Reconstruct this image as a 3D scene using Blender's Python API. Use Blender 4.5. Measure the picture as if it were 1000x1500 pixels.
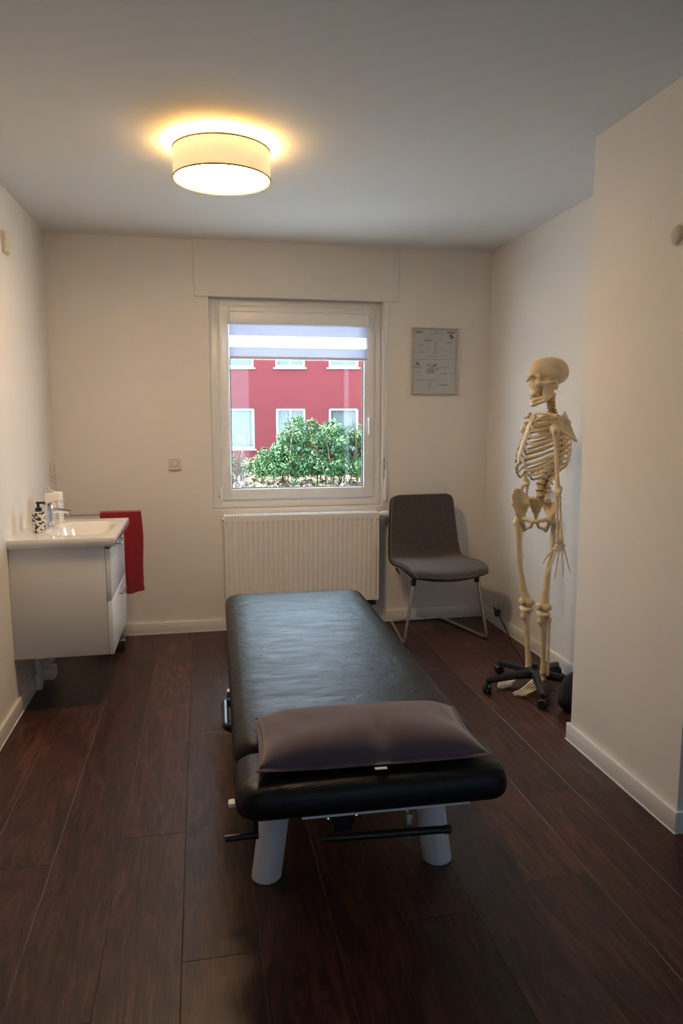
import bpy, bmesh, math, random
import numpy as np
from mathutils import Vector, Matrix, Euler

for o in list(bpy.data.objects):
    bpy.data.objects.remove(o, do_unlink=True)
S = bpy.context.scene
COL = S.collection
PI = math.pi
rnd = random.Random(7)

# ------------------------------------------------------------------ camera
cd = bpy.data.cameras.new('camera')
cam = bpy.data.objects.new('camera', cd)
COL.objects.link(cam)
cam.location = (0, 0, 1.40)
cam.rotation_euler = (PI/2 - 0.1310, 0.0007, -0.1939)
cd.sensor_fit = 'VERTICAL'
cd.sensor_height = 36.0
cd.sensor_width = 24.0
cd.lens = 1053.7/1500*36.0
cd.clip_start = 0.05
cd.clip_end = 200
S.camera = cam

# ------------------------------------------------------------------ light
W = bpy.data.worlds.new('overcast_sky')
S.world = W
W.use_nodes = True
wn = W.node_tree.nodes
bg = wn['Background']
bg.inputs['Color'].default_value = (0.62, 0.82, 1.0, 1)
bg.inputs['Strength'].default_value = 10.0

pl = bpy.data.lights.new('window_portal', 'AREA')
pl.shape = 'RECTANGLE'
pl.size, pl.size_y = 1.13, 1.34
pl.cycles.is_portal = True
po = bpy.data.objects.new('window_portal', pl)
po.location = (0.64, 5.02, 1.47)
po.rotation_euler = (-PI/2, 0, 0)
COL.objects.link(po)

for k_, px_ in enumerate((.61, 2.43)):
    pl2 = bpy.data.lights.new('side_light_portal', 'AREA')
    pl2.shape = 'RECTANGLE'
    pl2.size, pl2.size_y = .38, 2.0
    pl2.cycles.is_portal = True
    po2 = bpy.data.objects.new('side_light_portal', pl2)
    po2.location = (px_, -1.92, 1.25)
    po2.rotation_euler = (PI/2, 0, 0)
    COL.objects.link(po2)

sd = bpy.data.lights.new('sun', 'SUN')
sd.energy = 50.0
sd.angle = math.radians(3)
sd.color = (1.0, .97, .92)
so = bpy.data.objects.new('sun', sd)
so.rotation_euler = Vector((.85, -.15, -.60)).to_track_quat('-Z', 'Y').to_euler()
COL.objects.link(so)

vs = S.view_settings
S.display_settings.display_device = 'sRGB'
vs.view_transform = 'Standard'
vs.look = 'None'
vs.gamma = 1.0
vs.use_curve_mapping = False
vs.exposure = 0.0
S.cycles.max_bounces = 10
S.cycles.diffuse_bounces = 6
S.cycles.transparent_max_bounces = 16
S.cycles.caustics_reflective = False
S.cycles.caustics_refractive = False
S.cycles.use_denoising = True
S.cycles.sample_clamp_indirect = 60.0
LAMP_DIFFUSER = 64.0
LAMP_SHADE = .74
LAMP_RING = 110.0

# ------------------------------------------------------------------ materials
def mat(name, col=(.8, .8, .8), rough=.5, metal=0.0, bump=0.0, bscale=200.0, var=0.0, vscale=3.0,
        spec=None, sheen=0.0, coat=0.0, stretch=None, bdist=.002, emit=None, estr=0.0):
    m = bpy.data.materials.new(name)
    m.use_nodes = True
    nt = m.node_tree
    b = nt.nodes['Principled BSDF']
    b.inputs['Base Color'].default_value = (*col, 1)
    b.inputs['Roughness'].default_value = rough
    b.inputs['Metallic'].default_value = metal
    if spec is not None:
        b.inputs['Specular IOR Level'].default_value = spec
    if sheen:
        b.inputs['Sheen Weight'].default_value = sheen
    if coat:
        b.inputs['Coat Weight'].default_value = coat
    if emit:
        b.inputs['Emission Color'].default_value = (*emit, 1)
        b.inputs['Emission Strength'].default_value = estr
    if bump or var:
        tc = nt.nodes.new('ShaderNodeTexCoord')
        mp = nt.nodes.new('ShaderNodeMapping')
        nt.links.new(tc.outputs['Object'], mp.inputs['Vector'])
        if stretch:
            mp.inputs['Scale'].default_value = stretch
    if bump:
        n = nt.nodes.new('ShaderNodeTexNoise')
        n.inputs['Scale'].default_value = bscale
        n.inputs['Detail'].default_value = 3
        nt.links.new(mp.outputs['Vector'], n.inputs['Vector'])
        bp = nt.nodes.new('ShaderNodeBump')
        bp.inputs['Strength'].default_value = bump
        bp.inputs['Distance'].default_value = bdist
        nt.links.new(n.outputs['Fac'], bp.inputs['Height'])
        nt.links.new(bp.outputs['Normal'], b.inputs['Normal'])
    if var:
        n2 = nt.nodes.new('ShaderNodeTexNoise')
        n2.inputs['Scale'].default_value = vscale
        n2.inputs['Detail'].default_value = 4
        nt.links.new(mp.outputs['Vector'], n2.inputs['Vector'])
        cr = nt.nodes.new('ShaderNodeValToRGB')
        cr.color_ramp.elements[0].position = .3
        cr.color_ramp.elements[1].position = .7
        cr.color_ramp.elements[0].color = (*[c*(1-var) for c in col], 1)
        cr.color_ramp.elements[1].color = (*[min(1, c*(1+var)) for c in col], 1)
        nt.links.new(n2.outputs['Fac'], cr.inputs['Fac'])
        nt.links.new(cr.outputs['Color'], b.inputs['Base Color'])
    return m

M = {}
M['wall'] = mat('white_wall_paint', (.735, .712, .688), .85, bump=.12, bscale=90, var=.015, vscale=2)
M['ceiling'] = mat('white_ceiling_paint', (.70, .70, .69), .9, bump=.08, bscale=60)
M['trim'] = mat('white_trim_lacquer', (.76, .755, .74), .35)
M['pvc'] = mat('white_window_plastic', (.80, .81, .82), .3)
M['gasket'] = mat('black_rubber', (.02, .02, .022), .6)
M['bead'] = mat('white_seal', (.8, .8, .8), .4)
M['rad'] = mat('radiator_enamel', (.74, .725, .71), .35)
M['chrome'] = mat('chrome', (.75, .76, .78), .12, metal=1)
M['steel'] = mat('brushed_steel', (.55, .53, .50), .3, metal=1)
M['black_plastic'] = mat('black_plastic', (.012, .012, .014), .35)
M['black_metal'] = mat('black_metal', (.015, .016, .018), .35, metal=.2)
M['ceramic'] = mat('white_ceramic', (.82, .81, .79), .08, coat=.5)
M['cabinet'] = mat('white_cabinet_lacquer', (.70, .695, .69), .3)
M['gloss'] = mat('white_gloss_front', (.76, .77, .79), .2, coat=.15)
M['towel'] = mat('red_terry', (.28, .004, .012), .95, bump=.9, bscale=350, sheen=.3, bdist=.004)
M['bone'] = mat('ivory_bone', (.66, .53, .335), .5, bump=.15, bscale=120, var=.12, vscale=14)
M['bone_white'] = mat('pale_bone', (.72, .64, .50), .5, var=.08, vscale=20)
M['cartilage'] = mat('grey_cartilage', (.50, .49, .50), .5)
M['disc'] = mat('dark_disc', (.16, .12, .10), .6)
M['nerve'] = mat('yellow_nerve', (.62, .28, .03), .5)
M['artery'] = mat('brown_vessel', (.30, .10, .03), .5)
M['chair'] = mat('charcoal_fabric', (.060, .050, .048), .9, bump=.6, bscale=420, var=.22, vscale=60, sheen=.25, bdist=.0015)
M['chair_pipe'] = mat('grey_piping', (.11, .105, .10), .8)
M['chair_back'] = mat('black_seat_shell', (.018, .016, .018), .6)
M['leg_grey'] = mat('grey_powder_coat', (.74, .76, .82), .35, metal=.0)
M['pillow'] = mat('mauve_grey_fabric', (.115, .086, .108), .92, bump=.5, bscale=500, var=.10, vscale=9, sheen=.35, bdist=.001)
M['bag'] = mat('black_fabric', (.010, .010, .012), .85, bump=.5, bscale=200)
M['plate'] = mat('cream_socket_plastic', (.68, .62, .52), .35)
M['plate_dark'] = mat('socket_recess_shade', (.20, .16, .12), .5)
M['sensor'] = mat('grey_sensor_plastic', (.50, .46, .42), .6)
M['frame'] = mat('pale_wood_frame', (.50, .44, .36), .5, bump=.2, bscale=60, var=.12, vscale=30)
M['paper'] = mat('poster_paper', (.62, .61, .62), .5)
M['tissue'] = mat('white_tissue', (.82, .79, .74), .8)
M['blue_print'] = mat('blue_print', (.24, .26, .42), .6)
M['ink'] = mat('grey_ink', (.16, .16, .17), .6)
M['ink_light'] = mat('light_grey_ink', (.34, .34, .345), .6)
M['ink_green'] = mat('green_grey_ink', (.30, .36, .31), .6)
M['ink_purple'] = mat('purple_ink', (.16, .03, .13), .6)
M['ink_pink'] = mat('pink_print', (.45, .33, .33), .6)
M['red_wall'] = mat('red_render', (.165, .022, .025), .9, bump=.2, bscale=12, var=.06, vscale=.7)
M['house_trim'] = mat('house_window_white', (.45, .45, .45), .5)
M['house_glass'] = mat('house_window_glass', (.10, .12, .14), .12)
M['curtain'] = mat('white_curtain', (.20, .20, .20), .9)
M['pavement'] = mat('light_concrete', (.49, .50, .51), .9, bump=.2, bscale=20, var=.1, vscale=1)
M['dark_door'] = mat('dark_door_wood', (.030, .016, .010), .5, var=.2, vscale=8)
M['roof'] = mat('house_roof_tiles', (.12, .05, .04), .8)
M['soil'] = mat('brown_soil', (.09, .064, .048), .95, var=.4, vscale=2)
M['leaf'] = mat('green_leaf', (.040, .100, .026), .5, var=.35, vscale=1.6)
M['leaf_pale'] = mat('pale_green_leaf', (.11, .17, .06), .5, var=.3, vscale=2)
M['leaf_dry'] = mat('dry_leaf', (.15, .105, .07), .8, var=.45, vscale=2.5)
M['twig'] = mat('brown_twig', (.10, .065, .045), .8)

def emission_mix(name, base, ecol, estr):
    return mat(name, base, .7, emit=ecol, estr=estr)
M['diffuser'] = emission_mix('lit_lamp_diffuser', (.8, .75, .65), (1.0, .68, .38), LAMP_DIFFUSER)
M['shade'] = emission_mix('lit_fabric_shade', (.55, .5, .38), (1.0, .77, .40), LAMP_SHADE)
M['ring'] = emission_mix('lit_ring_bulb', (.8, .8, .7), (1.0, .55, .15), LAMP_RING)
M['shade_trim'] = mat('ochre_shade_trim', (.30, .19, .05), .7)

def vinyl():
    m = mat('black_vinyl', (.010, .0105, .012), .36, spec=.27)
    nt = m.node_tree
    b = nt.nodes['Principled BSDF']
    tc = nt.nodes.new('ShaderNodeTexCoord')
    mp = nt.nodes.new('ShaderNodeMapping')
    mp.inputs['Scale'].default_value = (1.0, 2.2, 1)
    nt.links.new(tc.outputs['Object'], mp.inputs['Vector'])
    n1 = nt.nodes.new('ShaderNodeTexNoise')
    n1.inputs['Scale'].default_value = 7
    n1.inputs['Detail'].default_value = 6
    n1.inputs['Roughness'].default_value = .62
    n1.inputs['Distortion'].default_value = 1.2
    n2 = nt.nodes.new('ShaderNodeTexVoronoi')
    n2.inputs['Scale'].default_value = 420
    nt.links.new(mp.outputs['Vector'], n1.inputs['Vector'])
    nt.links.new(tc.outputs['Object'], n2.inputs['Vector'])
    b1 = nt.nodes.new('ShaderNodeBump')
    b1.inputs['Strength'].default_value = .5
    b1.inputs['Distance'].default_value = .012
    b2 = nt.nodes.new('ShaderNodeBump')
    b2.inputs['Strength'].default_value = .25
    b2.inputs['Distance'].default_value = .0008
    nt.links.new(n1.outputs['Fac'], b1.inputs['Height'])
    nt.links.new(n2.outputs['Distance'], b2.inputs['Height'])
    nt.links.new(b1.outputs['Normal'], b2.inputs['Normal'])
    nt.links.new(b2.outputs['Normal'], b.inputs['Normal'])
    mr = nt.nodes.new('ShaderNodeMapRange')
    mr.inputs['To Min'].default_value = .30
    mr.inputs['To Max'].default_value = .46
    nt.links.new(n1.outputs['Fac'], mr.inputs['Value'])
    nt.links.new(mr.outputs['Result'], b.inputs['Roughness'])
    return m
M['vinyl'] = vinyl()

def wood():
    m = mat('dark_walnut_plank', (.06, .03, .02), .40, spec=.42)
    nt = m.node_tree
    L = nt.links
    b = nt.nodes['Principled BSDF']
    tc = nt.nodes.new('ShaderNodeTexCoord')
    oi = nt.nodes.new('ShaderNodeObjectInfo')
    mul = nt.nodes.new('ShaderNodeMath'); mul.operation = 'MULTIPLY'; mul.inputs[1].default_value = 37.0
    L.new(oi.outputs['Random'], mul.inputs[0])
    cmb = nt.nodes.new('ShaderNodeCombineXYZ')
    L.new(mul.outputs[0], cmb.inputs[0]); L.new(mul.outputs[0], cmb.inputs[1]); L.new(mul.outputs[0], cmb.inputs[2])
    add = nt.nodes.new('ShaderNodeVectorMath'); add.operation = 'ADD'
    L.new(tc.outputs['Object'], add.inputs[0]); L.new(cmb.outputs[0], add.inputs[1])
    mp = nt.nodes.new('ShaderNodeMapping')
    mp.inputs['Scale'].default_value = (6.5, 1.0, 1.0)
    L.new(add.outputs[0], mp.inputs['Vector'])
    n = nt.nodes.new('ShaderNodeTexNoise')
    n.inputs['Scale'].default_value = 2.4; n.inputs['Detail'].default_value = 7
    n.inputs['Roughness'].default_value = .6; n.inputs['Distortion'].default_value = 2.6
    L.new(mp.outputs['Vector'], n.inputs['Vector'])
    mp2 = nt.nodes.new('ShaderNodeMapping')
    mp2.inputs['Scale'].default_value = (60.0, 2.0, 1.0)
    L.new(add.outputs[0], mp2.inputs['Vector'])
    n2 = nt.nodes.new('ShaderNodeTexNoise')
    n2.inputs['Scale'].default_value = 4.0; n2.inputs['Detail'].default_value = 4
    L.new(mp2.outputs['Vector'], n2.inputs['Vector'])
    cr = nt.nodes.new('ShaderNodeValToRGB')
    e = cr.color_ramp.elements
    e[0].position = .30; e[0].color = (.017, .0062, .0046, 1)
    e[1].position = .72; e[1].color = (.125, .047, .030, 1)
    k = cr.color_ramp.elements.new(.5); k.color = (.054, .0190, .0122, 1)
    L.new(n.outputs['Fac'], cr.inputs['Fac'])
    hsv = nt.nodes.new('ShaderNodeHueSaturation')
    mr = nt.nodes.new('ShaderNodeMapRange')
    mr.inputs['To Min'].default_value = .72; mr.inputs['To Max'].default_value = 1.28
    L.new(oi.outputs['Random'], mr.inputs['Value'])
    L.new(mr.outputs['Result'], hsv.inputs['Value'])
    L.new(cr.outputs['Color'], hsv.inputs['Color'])
    mx = nt.nodes.new('ShaderNodeMix'); mx.data_type = 'RGBA'; mx.blend_type = 'MULTIPLY'
    mx.inputs[0].default_value = .55
    L.new(hsv.outputs['Color'], mx.inputs[6])
    cr2 = nt.nodes.new('ShaderNodeValToRGB')
    cr2.color_ramp.elements[0].position = .35; cr2.color_ramp.elements[0].color = (.45, .45, .45, 1)
    cr2.color_ramp.elements[1].position = .6; cr2.color_ramp.elements[1].color = (1, 1, 1, 1)
    L.new(n2.outputs['Fac'], cr2.inputs['Fac'])
    L.new(cr2.outputs['Color'], mx.inputs[7])
    L.new(mx.outputs[2], b.inputs['Base Color'])
    bp = nt.nodes.new('ShaderNodeBump')
    bp.inputs['Strength'].default_value = .25; bp.inputs['Distance'].default_value = .0015
    L.new(n2.outputs['Fac'], bp.inputs['Height'])
    L.new(bp.outputs['Normal'], b.inputs['Normal'])
    return m
M['wood'] = wood()
M['subfloor'] = mat('dark_subfloor', (.03, .016, .011), .9)

def glass_mat(name='clear_glass', tint=(.95, .97, .97)):
    m = bpy.data.materials.new(name); m.use_nodes = True
    nt = m.node_tree; nt.nodes.clear()
    out = nt.nodes.new('ShaderNodeOutputMaterial')
    mix = nt.nodes.new('ShaderNodeMixShader')
    tr = nt.nodes.new('ShaderNodeBsdfTransparent'); tr.inputs['Color'].default_value = (*tint, 1)
    gl = nt.nodes.new('ShaderNodeBsdfGlossy'); gl.inputs['Roughness'].default_value = .02
    fr = nt.nodes.new('ShaderNodeFresnel'); fr.inputs['IOR'].default_value = 1.5
    ge = nt.nodes.new('ShaderNodeNewGeometry')      # same thin-sheet reflection on both faces of the pane
    mr = nt.nodes.new('ShaderNodeMapRange'); mr.inputs['To Min'].default_value = 1.5; mr.inputs['To Max'].default_value = 1/1.5
    nt.links.new(ge.outputs['Backfacing'], mr.inputs['Value']); nt.links.new(mr.outputs[0], fr.inputs['IOR'])
    nt.links.new(fr.outputs[0], mix.inputs[0]); nt.links.new(tr.outputs[0], mix.inputs[1]); nt.links.new(gl.outputs[0], mix.inputs[2])
    nt.links.new(mix.outputs[0], out.inputs[0])
    return m
M['glass'] = glass_mat()
M['grey_glass'] = glass_mat('grey_tinted_glass', (.56, .58, .60))

def sheer_mat(name, col, clear, trans):
    m = bpy.data.materials.new(name); m.use_nodes = True
    nt = m.node_tree; nt.nodes.clear()
    out = nt.nodes.new('ShaderNodeOutputMaterial')
    tr = nt.nodes.new('ShaderNodeBsdfTransparent')
    tl = nt.nodes.new('ShaderNodeBsdfTranslucent'); tl.inputs['Color'].default_value = (*col, 1)
    df = nt.nodes.new('ShaderNodeBsdfDiffuse'); df.inputs['Color'].default_value = (*col, 1)
    a = nt.nodes.new('ShaderNodeMixShader'); a.inputs[0].default_value = trans
    nt.links.new(df.outputs[0], a.inputs[1]); nt.links.new(tl.outputs[0], a.inputs[2])
    bmx = nt.nodes.new('ShaderNodeMixShader'); bmx.inputs[0].default_value = clear
    nt.links.new(a.outputs[0], bmx.inputs[1]); nt.links.new(tr.outputs[0], bmx.inputs[2])
    nt.links.new(bmx.outputs[0], out.inputs[0])
    return m
M['blind_opaque'] = sheer_mat('blind_dense_stripe', (.66, .68, .78), 0.0, .5)
M['blind_sheer'] = sheer_mat('blind_sheer_stripe', (.9, .9, .92), .45, .7)

def pattern_mat():
    m = mat('speckled_bottle', (.7, .68, .62), .3)
    nt = m.node_tree
    tc = nt.nodes.new('ShaderNodeTexCoord')
    v = nt.nodes.new('ShaderNodeTexNoise'); v.inputs['Scale'].default_value = 75; v.inputs['Detail'].default_value = 1
    cr = nt.nodes.new('ShaderNodeValToRGB'); cr.color_ramp.interpolation = 'CONSTANT'
    cr.color_ramp.elements[0].color = (.015, .015, .015, 1)
    cr.color_ramp.elements[1].color = (.68, .66, .60, 1); cr.color_ramp.elements[1].position = .47
    nt.links.new(tc.outputs['Object'], v.inputs['Vector'])
    nt.links.new(v.outputs['Fac'], cr.inputs['Fac'])
    nt.links.new(cr.outputs['Color'], nt.nodes['Principled BSDF'].inputs['Base Color'])
    return m
M['speckle'] = pattern_mat()

# ------------------------------------------------------------------ mesh helpers
def link(o, parent=None):
    COL.objects.link(o)
    if parent is not None:
        o.parent = parent
    return o

def finish(me, m, smooth=True, angle=35):
    for k in (m if isinstance(m, (list, tuple)) else [m]):
        me.materials.append(k)
    if smooth:
        me.polygons.foreach_set('use_smooth', [True]*len(me.polygons))
        if angle:
            me.set_sharp_from_angle(angle=math.radians(angle))
    return me

def obj(name, bm, m, parent=None, smooth=True, angle=35, recalc=True):
    if recalc:
        bmesh.ops.recalc_face_normals(bm, faces=bm.faces)
    me = bpy.data.meshes.new(name)
    bm.to_mesh(me); bm.free()
    finish(me, m, smooth, angle)
    return link(bpy.data.objects.new(name, me), parent)

def tag(o, label, cat, group=None):
    o['label'] = label; o['category'] = cat
    if group: o['group'] = group
    return o

def thing(name, label, cat, loc=(0, 0, 0), rz=0.0, group=None):
    o = bpy.data.objects.new(name, None)
    o.location = loc; o.rotation_euler = (0, 0, rz)
    o.empty_display_size = .1
    link(o)
    return tag(o, label, cat, group)

def struct(o, label=None):
    o['kind'] = 'structure'
    if label: o['label'] = label
    return o

def BM(): return bmesh.new()

def box(bm, lo, hi, bev=0.0, seg=2, mi=0, mtx=None):
    lo = Vector(lo); hi = Vector(hi)
    t = bmesh.new()
    bmesh.ops.create_cube(t, size=1)
    d = hi - lo; c = (hi + lo)/2
    for v in t.verts:
        v.co = Vector((v.co.x*d.x, v.co.y*d.y, v.co.z*d.z)) + c
    if bev:
        bmesh.ops.bevel(t, geom=list(t.edges), offset=min(bev, .49*min(d)), segments=seg, profile=.5, affect='EDGES', clamp_overlap=True)
    merge(bm, t, mi, mtx)

def merge(bm, t, mi=0, mtx=None):
    mp = {}
    for v in t.verts:
        mp[v] = bm.verts.new(mtx @ v.co if mtx else v.co)
    for f in t.faces:
        try:
            nf = bm.faces.new([mp[v] for v in f.verts]); nf.material_index = mi
        except ValueError:
            pass
    t.free()

def lathe(bm, prof, c=(0, 0, 0), n=24, axis='Z', mi=0, sx=1, sy=1, caps=True):
    c = Vector(c); rings = []
    def P(x, y, z):
        if axis == 'Z': return Vector((x*sx, y*sy, z)) + c
        if axis == 'X': return Vector((z, x*sx, y*sy)) + c
        return Vector((x*sx, z, y*sy)) + c
    for r, z in prof:
        if r < 1e-6:
            rings.append([bm.verts.new(P(0, 0, z))])
        else:
            rings.append([bm.verts.new(P(r*math.cos(2*PI*i/n), r*math.sin(2*PI*i/n), z)) for i in range(n)])
    for a, b in zip(rings, rings[1:]):
        for i in range(n):
            j = (i+1) % n
            q = []
            for v in (a[i % len(a)], a[j % len(a)], b[j % len(b)], b[i % len(b)]):
                if v not in q: q.append(v)
            if len(q) > 2:
                f = bm.faces.new(q); f.material_index = mi
    if caps:
        for r in (rings[0], rings[-1]):
            if len(r) > 2:
                f = bm.faces.new(r); f.material_index = mi

def tube(bm, pts, rad, n=8, closed=False, mi=0, up=None, flat=1.0):
    """sweep an (elliptic) section along pts; rad scalar or per point; flat = ratio of second half-axis"""
    pts = [Vector(p) for p in pts]
    rs = rad if isinstance(rad, (list, tuple)) else [rad]*len(pts)
    N = len(pts); rings = []
    prev = None
    for i, p in enumerate(pts):
        if closed:
            t = (pts[(i+1) % N] - pts[i-1])
        else:
            t = pts[min(i+1, N-1)] - pts[max(i-1, 0)]
        t.normalize()
        if up is not None:
            a = Vector(up(i) if callable(up) else up)
        else:
            a = prev if prev is not None else (Vector((0, 0, 1)) if abs(t.z) < .9 else Vector((1, 0, 0)))
        a = a - t*a.dot(t)
        if a.length < 1e-6: a = t.orthogonal()
        a.normalize(); prev = a
        b = t.cross(a)
        rings.append([bm.verts.new(p + a*(rs[i]*math.cos(2*PI*k/n)) + b*(rs[i]*flat*math.sin(2*PI*k/n))) for k in range(n)])
    m = N if closed else N-1
    for i in range(m):
        A = rings[i]; B = rings[(i+1) % N]
        for k in range(n):
            f = bm.faces.new([A[k], A[(k+1) % n], B[(k+1) % n], B[k]]); f.material_index = mi
    if not closed:
        for r in (rings[0], rings[-1]):
            f = bm.faces.new(r); f.material_index = mi

def fillet(pts, r, seg=5, closed=False):
    pts = [Vector(p) for p in pts]; out = []
    N = len(pts)
    for i, p in enumerate(pts):
        if not closed and i in (0, N-1):
            out.append(p); continue
        a = pts[i-1]; b = pts[(i+1) % N]
        u = (a-p); v = (b-p)
        d = min(r, u.length*.45, v.length*.45)
        s = p + u.normalized()*d; e = p + v.normalized()*d
        for k in range(seg+1):
            t = k/seg
            out.append(s*(1-t)**2 + p*2*t*(1-t) + e*t*t)
    return out

def rrect(w, l, r, seg=6):
    r = min(r, w/2-1e-4, l/2-1e-4); out = []
    for cx, cy, a0 in ((w/2-r, l/2-r, 0), (-w/2+r, l/2-r, PI/2), (-w/2+r, -l/2+r, PI), (w/2-r, -l/2+r, 1.5*PI)):
        for k in range(seg+1):
            a = a0 + PI/2*k/seg
            out.append((cx + r*math.cos(a), cy + r*math.sin(a)))
    return out

def pad(bm, w, l, r, prof, crown=0.0, c=(0, 0, 0), mi=0, mtx=None, nin=6):
    """prof: list of (inset, z) from bottom to top; crown: extra height in the middle"""
    c = Vector(c); rings = []
    p = list(prof)
    ins, zt = p[-1]
    mx = min(w, l)/2
    for k in range(1, nin+1):
        t = k/nin
        p.append((ins + (mx-ins-.004)*t, zt + crown*(1-(1-t)**2)))
    for s, z in p:
        pts = rrect(w-2*s, l-2*s, max(r-s, .004))
        rings.append([bm.verts.new((mtx @ (Vector((x, y, z))+c)) if mtx else Vector((x, y, z))+c) for x, y in pts])
    for a, b in zip(rings, rings[1:]):
        n = len(a)
        for i in range(n):
            f = bm.faces.new([a[i], a[(i+1) % n], b[(i+1) % n], b[i]]); f.material_index = mi
    bm.faces.new(rings[0]).material_index = mi
    bm.faces.new(rings[-1]).material_index = mi

def quad(bm, a, b, c, d, mi=0):
    f = bm.faces.new([bm.verts.new(Vector(p)) for p in (a, b, c, d)]); f.material_index = mi

def curve_pts(ctrl, n=8):
    """Catmull-Rom through control points"""
    P = [Vector(p) for p in ctrl]
    P = [P[0]*2-P[1]] + P + [P[-1]*2-P[-2]]
    out = []
    for i in range(1, len(P)-2):
        for k in range(n):
            t = k/n
            a, b, c, d = P[i-1], P[i], P[i+1], P[i+2]
            out.append(.5*((2*b) + (c-a)*t + (2*a-5*b+4*c-d)*t*t + (3*b-a-3*c+d)*t**3))
    out.append(P[-2])
    return out

# ------------------------------------------------------------------ signed-distance sculpting (for bones)
class SDF:
    def __init__(s, lo, hi, h):
        s.h = h; s.lo = np.array(lo, float)
        n = [int(math.ceil((b-a)/h))+1 for a, b in zip(lo, hi)]
        g = [s.lo[i]+h*np.arange(n[i]) for i in range(3)]
        s.P = np.stack(np.meshgrid(*g, indexing='ij'), -1)
        s.d = np.full(n, 9.0)
    def ell(s, c, r, rot=None):
        q = s.P-np.array(c)
        if rot is not None: q = q @ np.array(Euler(rot).to_matrix())
        r = np.array(r)
        k0 = np.linalg.norm(q/r, axis=-1); k1 = np.linalg.norm(q/(r*r), axis=-1)+1e-9
        return k0*(k0-1)/k1
    def cap(s, a, b, ra, rb=None):
        a = np.array(a, float); b = np.array(b, float)
        rb = ra if rb is None else rb
        ab = b-a
        t = np.clip(((s.P-a) @ ab)/(ab @ ab), 0, 1)
        return np.linalg.norm(s.P-a-t[..., None]*ab, axis=-1)-(ra+(rb-ra)*t)
    def tri(s, a, b, c, th):
        a, b, c = (np.array(v, float) for v in (a, b, c))
        n = np.cross(b-a, c-a); n /= np.linalg.norm(n)
        def seg(p, q):
            pq = q-p
            t = np.clip(((s.P-p) @ pq)/(pq @ pq), 0, 1)
            return np.linalg.norm(s.P-p-t[..., None]*pq, axis=-1)
        ins = np.ones(s.d.shape, bool)
        for p, q in ((a, b), (b, c), (c, a)):
            ins &= ((s.P-p) @ np.cross(n, q-p)) >= 0
        pl = np.abs((s.P-a) @ n)
        e = np.minimum(np.minimum(seg(a, b), seg(b, c)), seg(c, a))
        return np.where(ins, pl, e)-th
    def add(s, f, k=0.0):
        if k:
            h = np.clip(.5+.5*(s.d-f)/k, 0, 1)
            s.d = s.d*(1-h)+f*h-k*h*(1-h)
        else:
            s.d = np.minimum(s.d, f)
        return s
    def sub(s, f, k=0.0):
        if k:
            h = np.clip(.5-.5*(s.d+f)/k, 0, 1)
            s.d = s.d*(1-h)-f*h+k*h*(1-h)
        else:
            s.d = np.maximum(s.d, -f)
        return s
    def mesh(s, name, m, parent=None):
        d = s.d.copy()
        for ax in range(3):
            sl = [slice(None)]*3
            for e in (0, -1):
                sl[ax] = e; d[tuple(sl)] = np.maximum(d[tuple(sl)], s.h)
        ins = d < 0
        nx, ny, nz = d.shape
        acc = np.zeros((nx-1, ny-1, nz-1, 3)); cnt = np.zeros((nx-1, ny-1, nz-1))
        cor = [(i, j, k) for i in (0, 1) for j in (0, 1) for k in (0, 1)]
        V = lambda c: d[c[0]:nx-1+c[0], c[1]:ny-1+c[1], c[2]:nz-1+c[2]]
        for a in cor:
            for ax in range(3):
                if a[ax]: continue
                b = list(a); b[ax] = 1
                va, vb = V(a), V(b)
                cr = (va < 0) != (vb < 0)
                t = np.where(cr, va/np.where(cr, va-vb, 1), 0)
                p = np.zeros(acc.shape); p[...] = a; p[..., ax] += t
                acc += p*cr[..., None]; cnt += cr
        act = cnt > 0
        idx = -np.ones(act.shape, int); idx[act] = np.arange(act.sum())
        base = np.argwhere(act)
        verts = s.lo+s.h*(base+acc[act]/cnt[act][:, None])
        faces = []
        for ax in range(3):
            u, v = (ax+1) % 3, (ax+2) % 3
            lo = [slice(None)]*3; hi = [slice(None)]*3
            lo[ax] = slice(0, -1); hi[ax] = slice(1, None)
            A, B = ins[tuple(lo)], ins[tuple(hi)]
            E = np.argwhere(A != B)
            E = E[(E[:, u] > 0) & (E[:, v] > 0) & (E[:, u] < d.shape[u]-1) & (E[:, v] < d.shape[v]-1)]
            if not len(E): continue
            sg = A[tuple(E.T)]
            def at(du, dv):
                q = E.copy(); q[:, u] -= du; q[:, v] -= dv
                return idx[tuple(q.T)]
            F = np.stack([at(1, 1), at(0, 1), at(0, 0), at(1, 0)], 1)
            F[~sg] = F[~sg][:, ::-1]
            faces.append(F)
        F = np.concatenate(faces)
        me = bpy.data.meshes.new(name)
        me.from_pydata(verts.tolist(), [], F.tolist()); me.update()
        finish(me, m, True, None)
        return link(bpy.data.objects.new(name, me), parent)

# ------------------------------------------------------------------ room constants (metres)
XL, XR, XP, YB, YF, YN, ZC = -0.8785, 1.9506, 1.5572, 4.7025, 2.7425, 2.0267, 2.4888
XFR, YFR = 3.0, -1.7          # wider space behind the camera, to the right of the wall end
WX0, WX1, WZ0, WZ1 = 0.077, 1.207, 0.805, 2.152   # window opening

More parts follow.
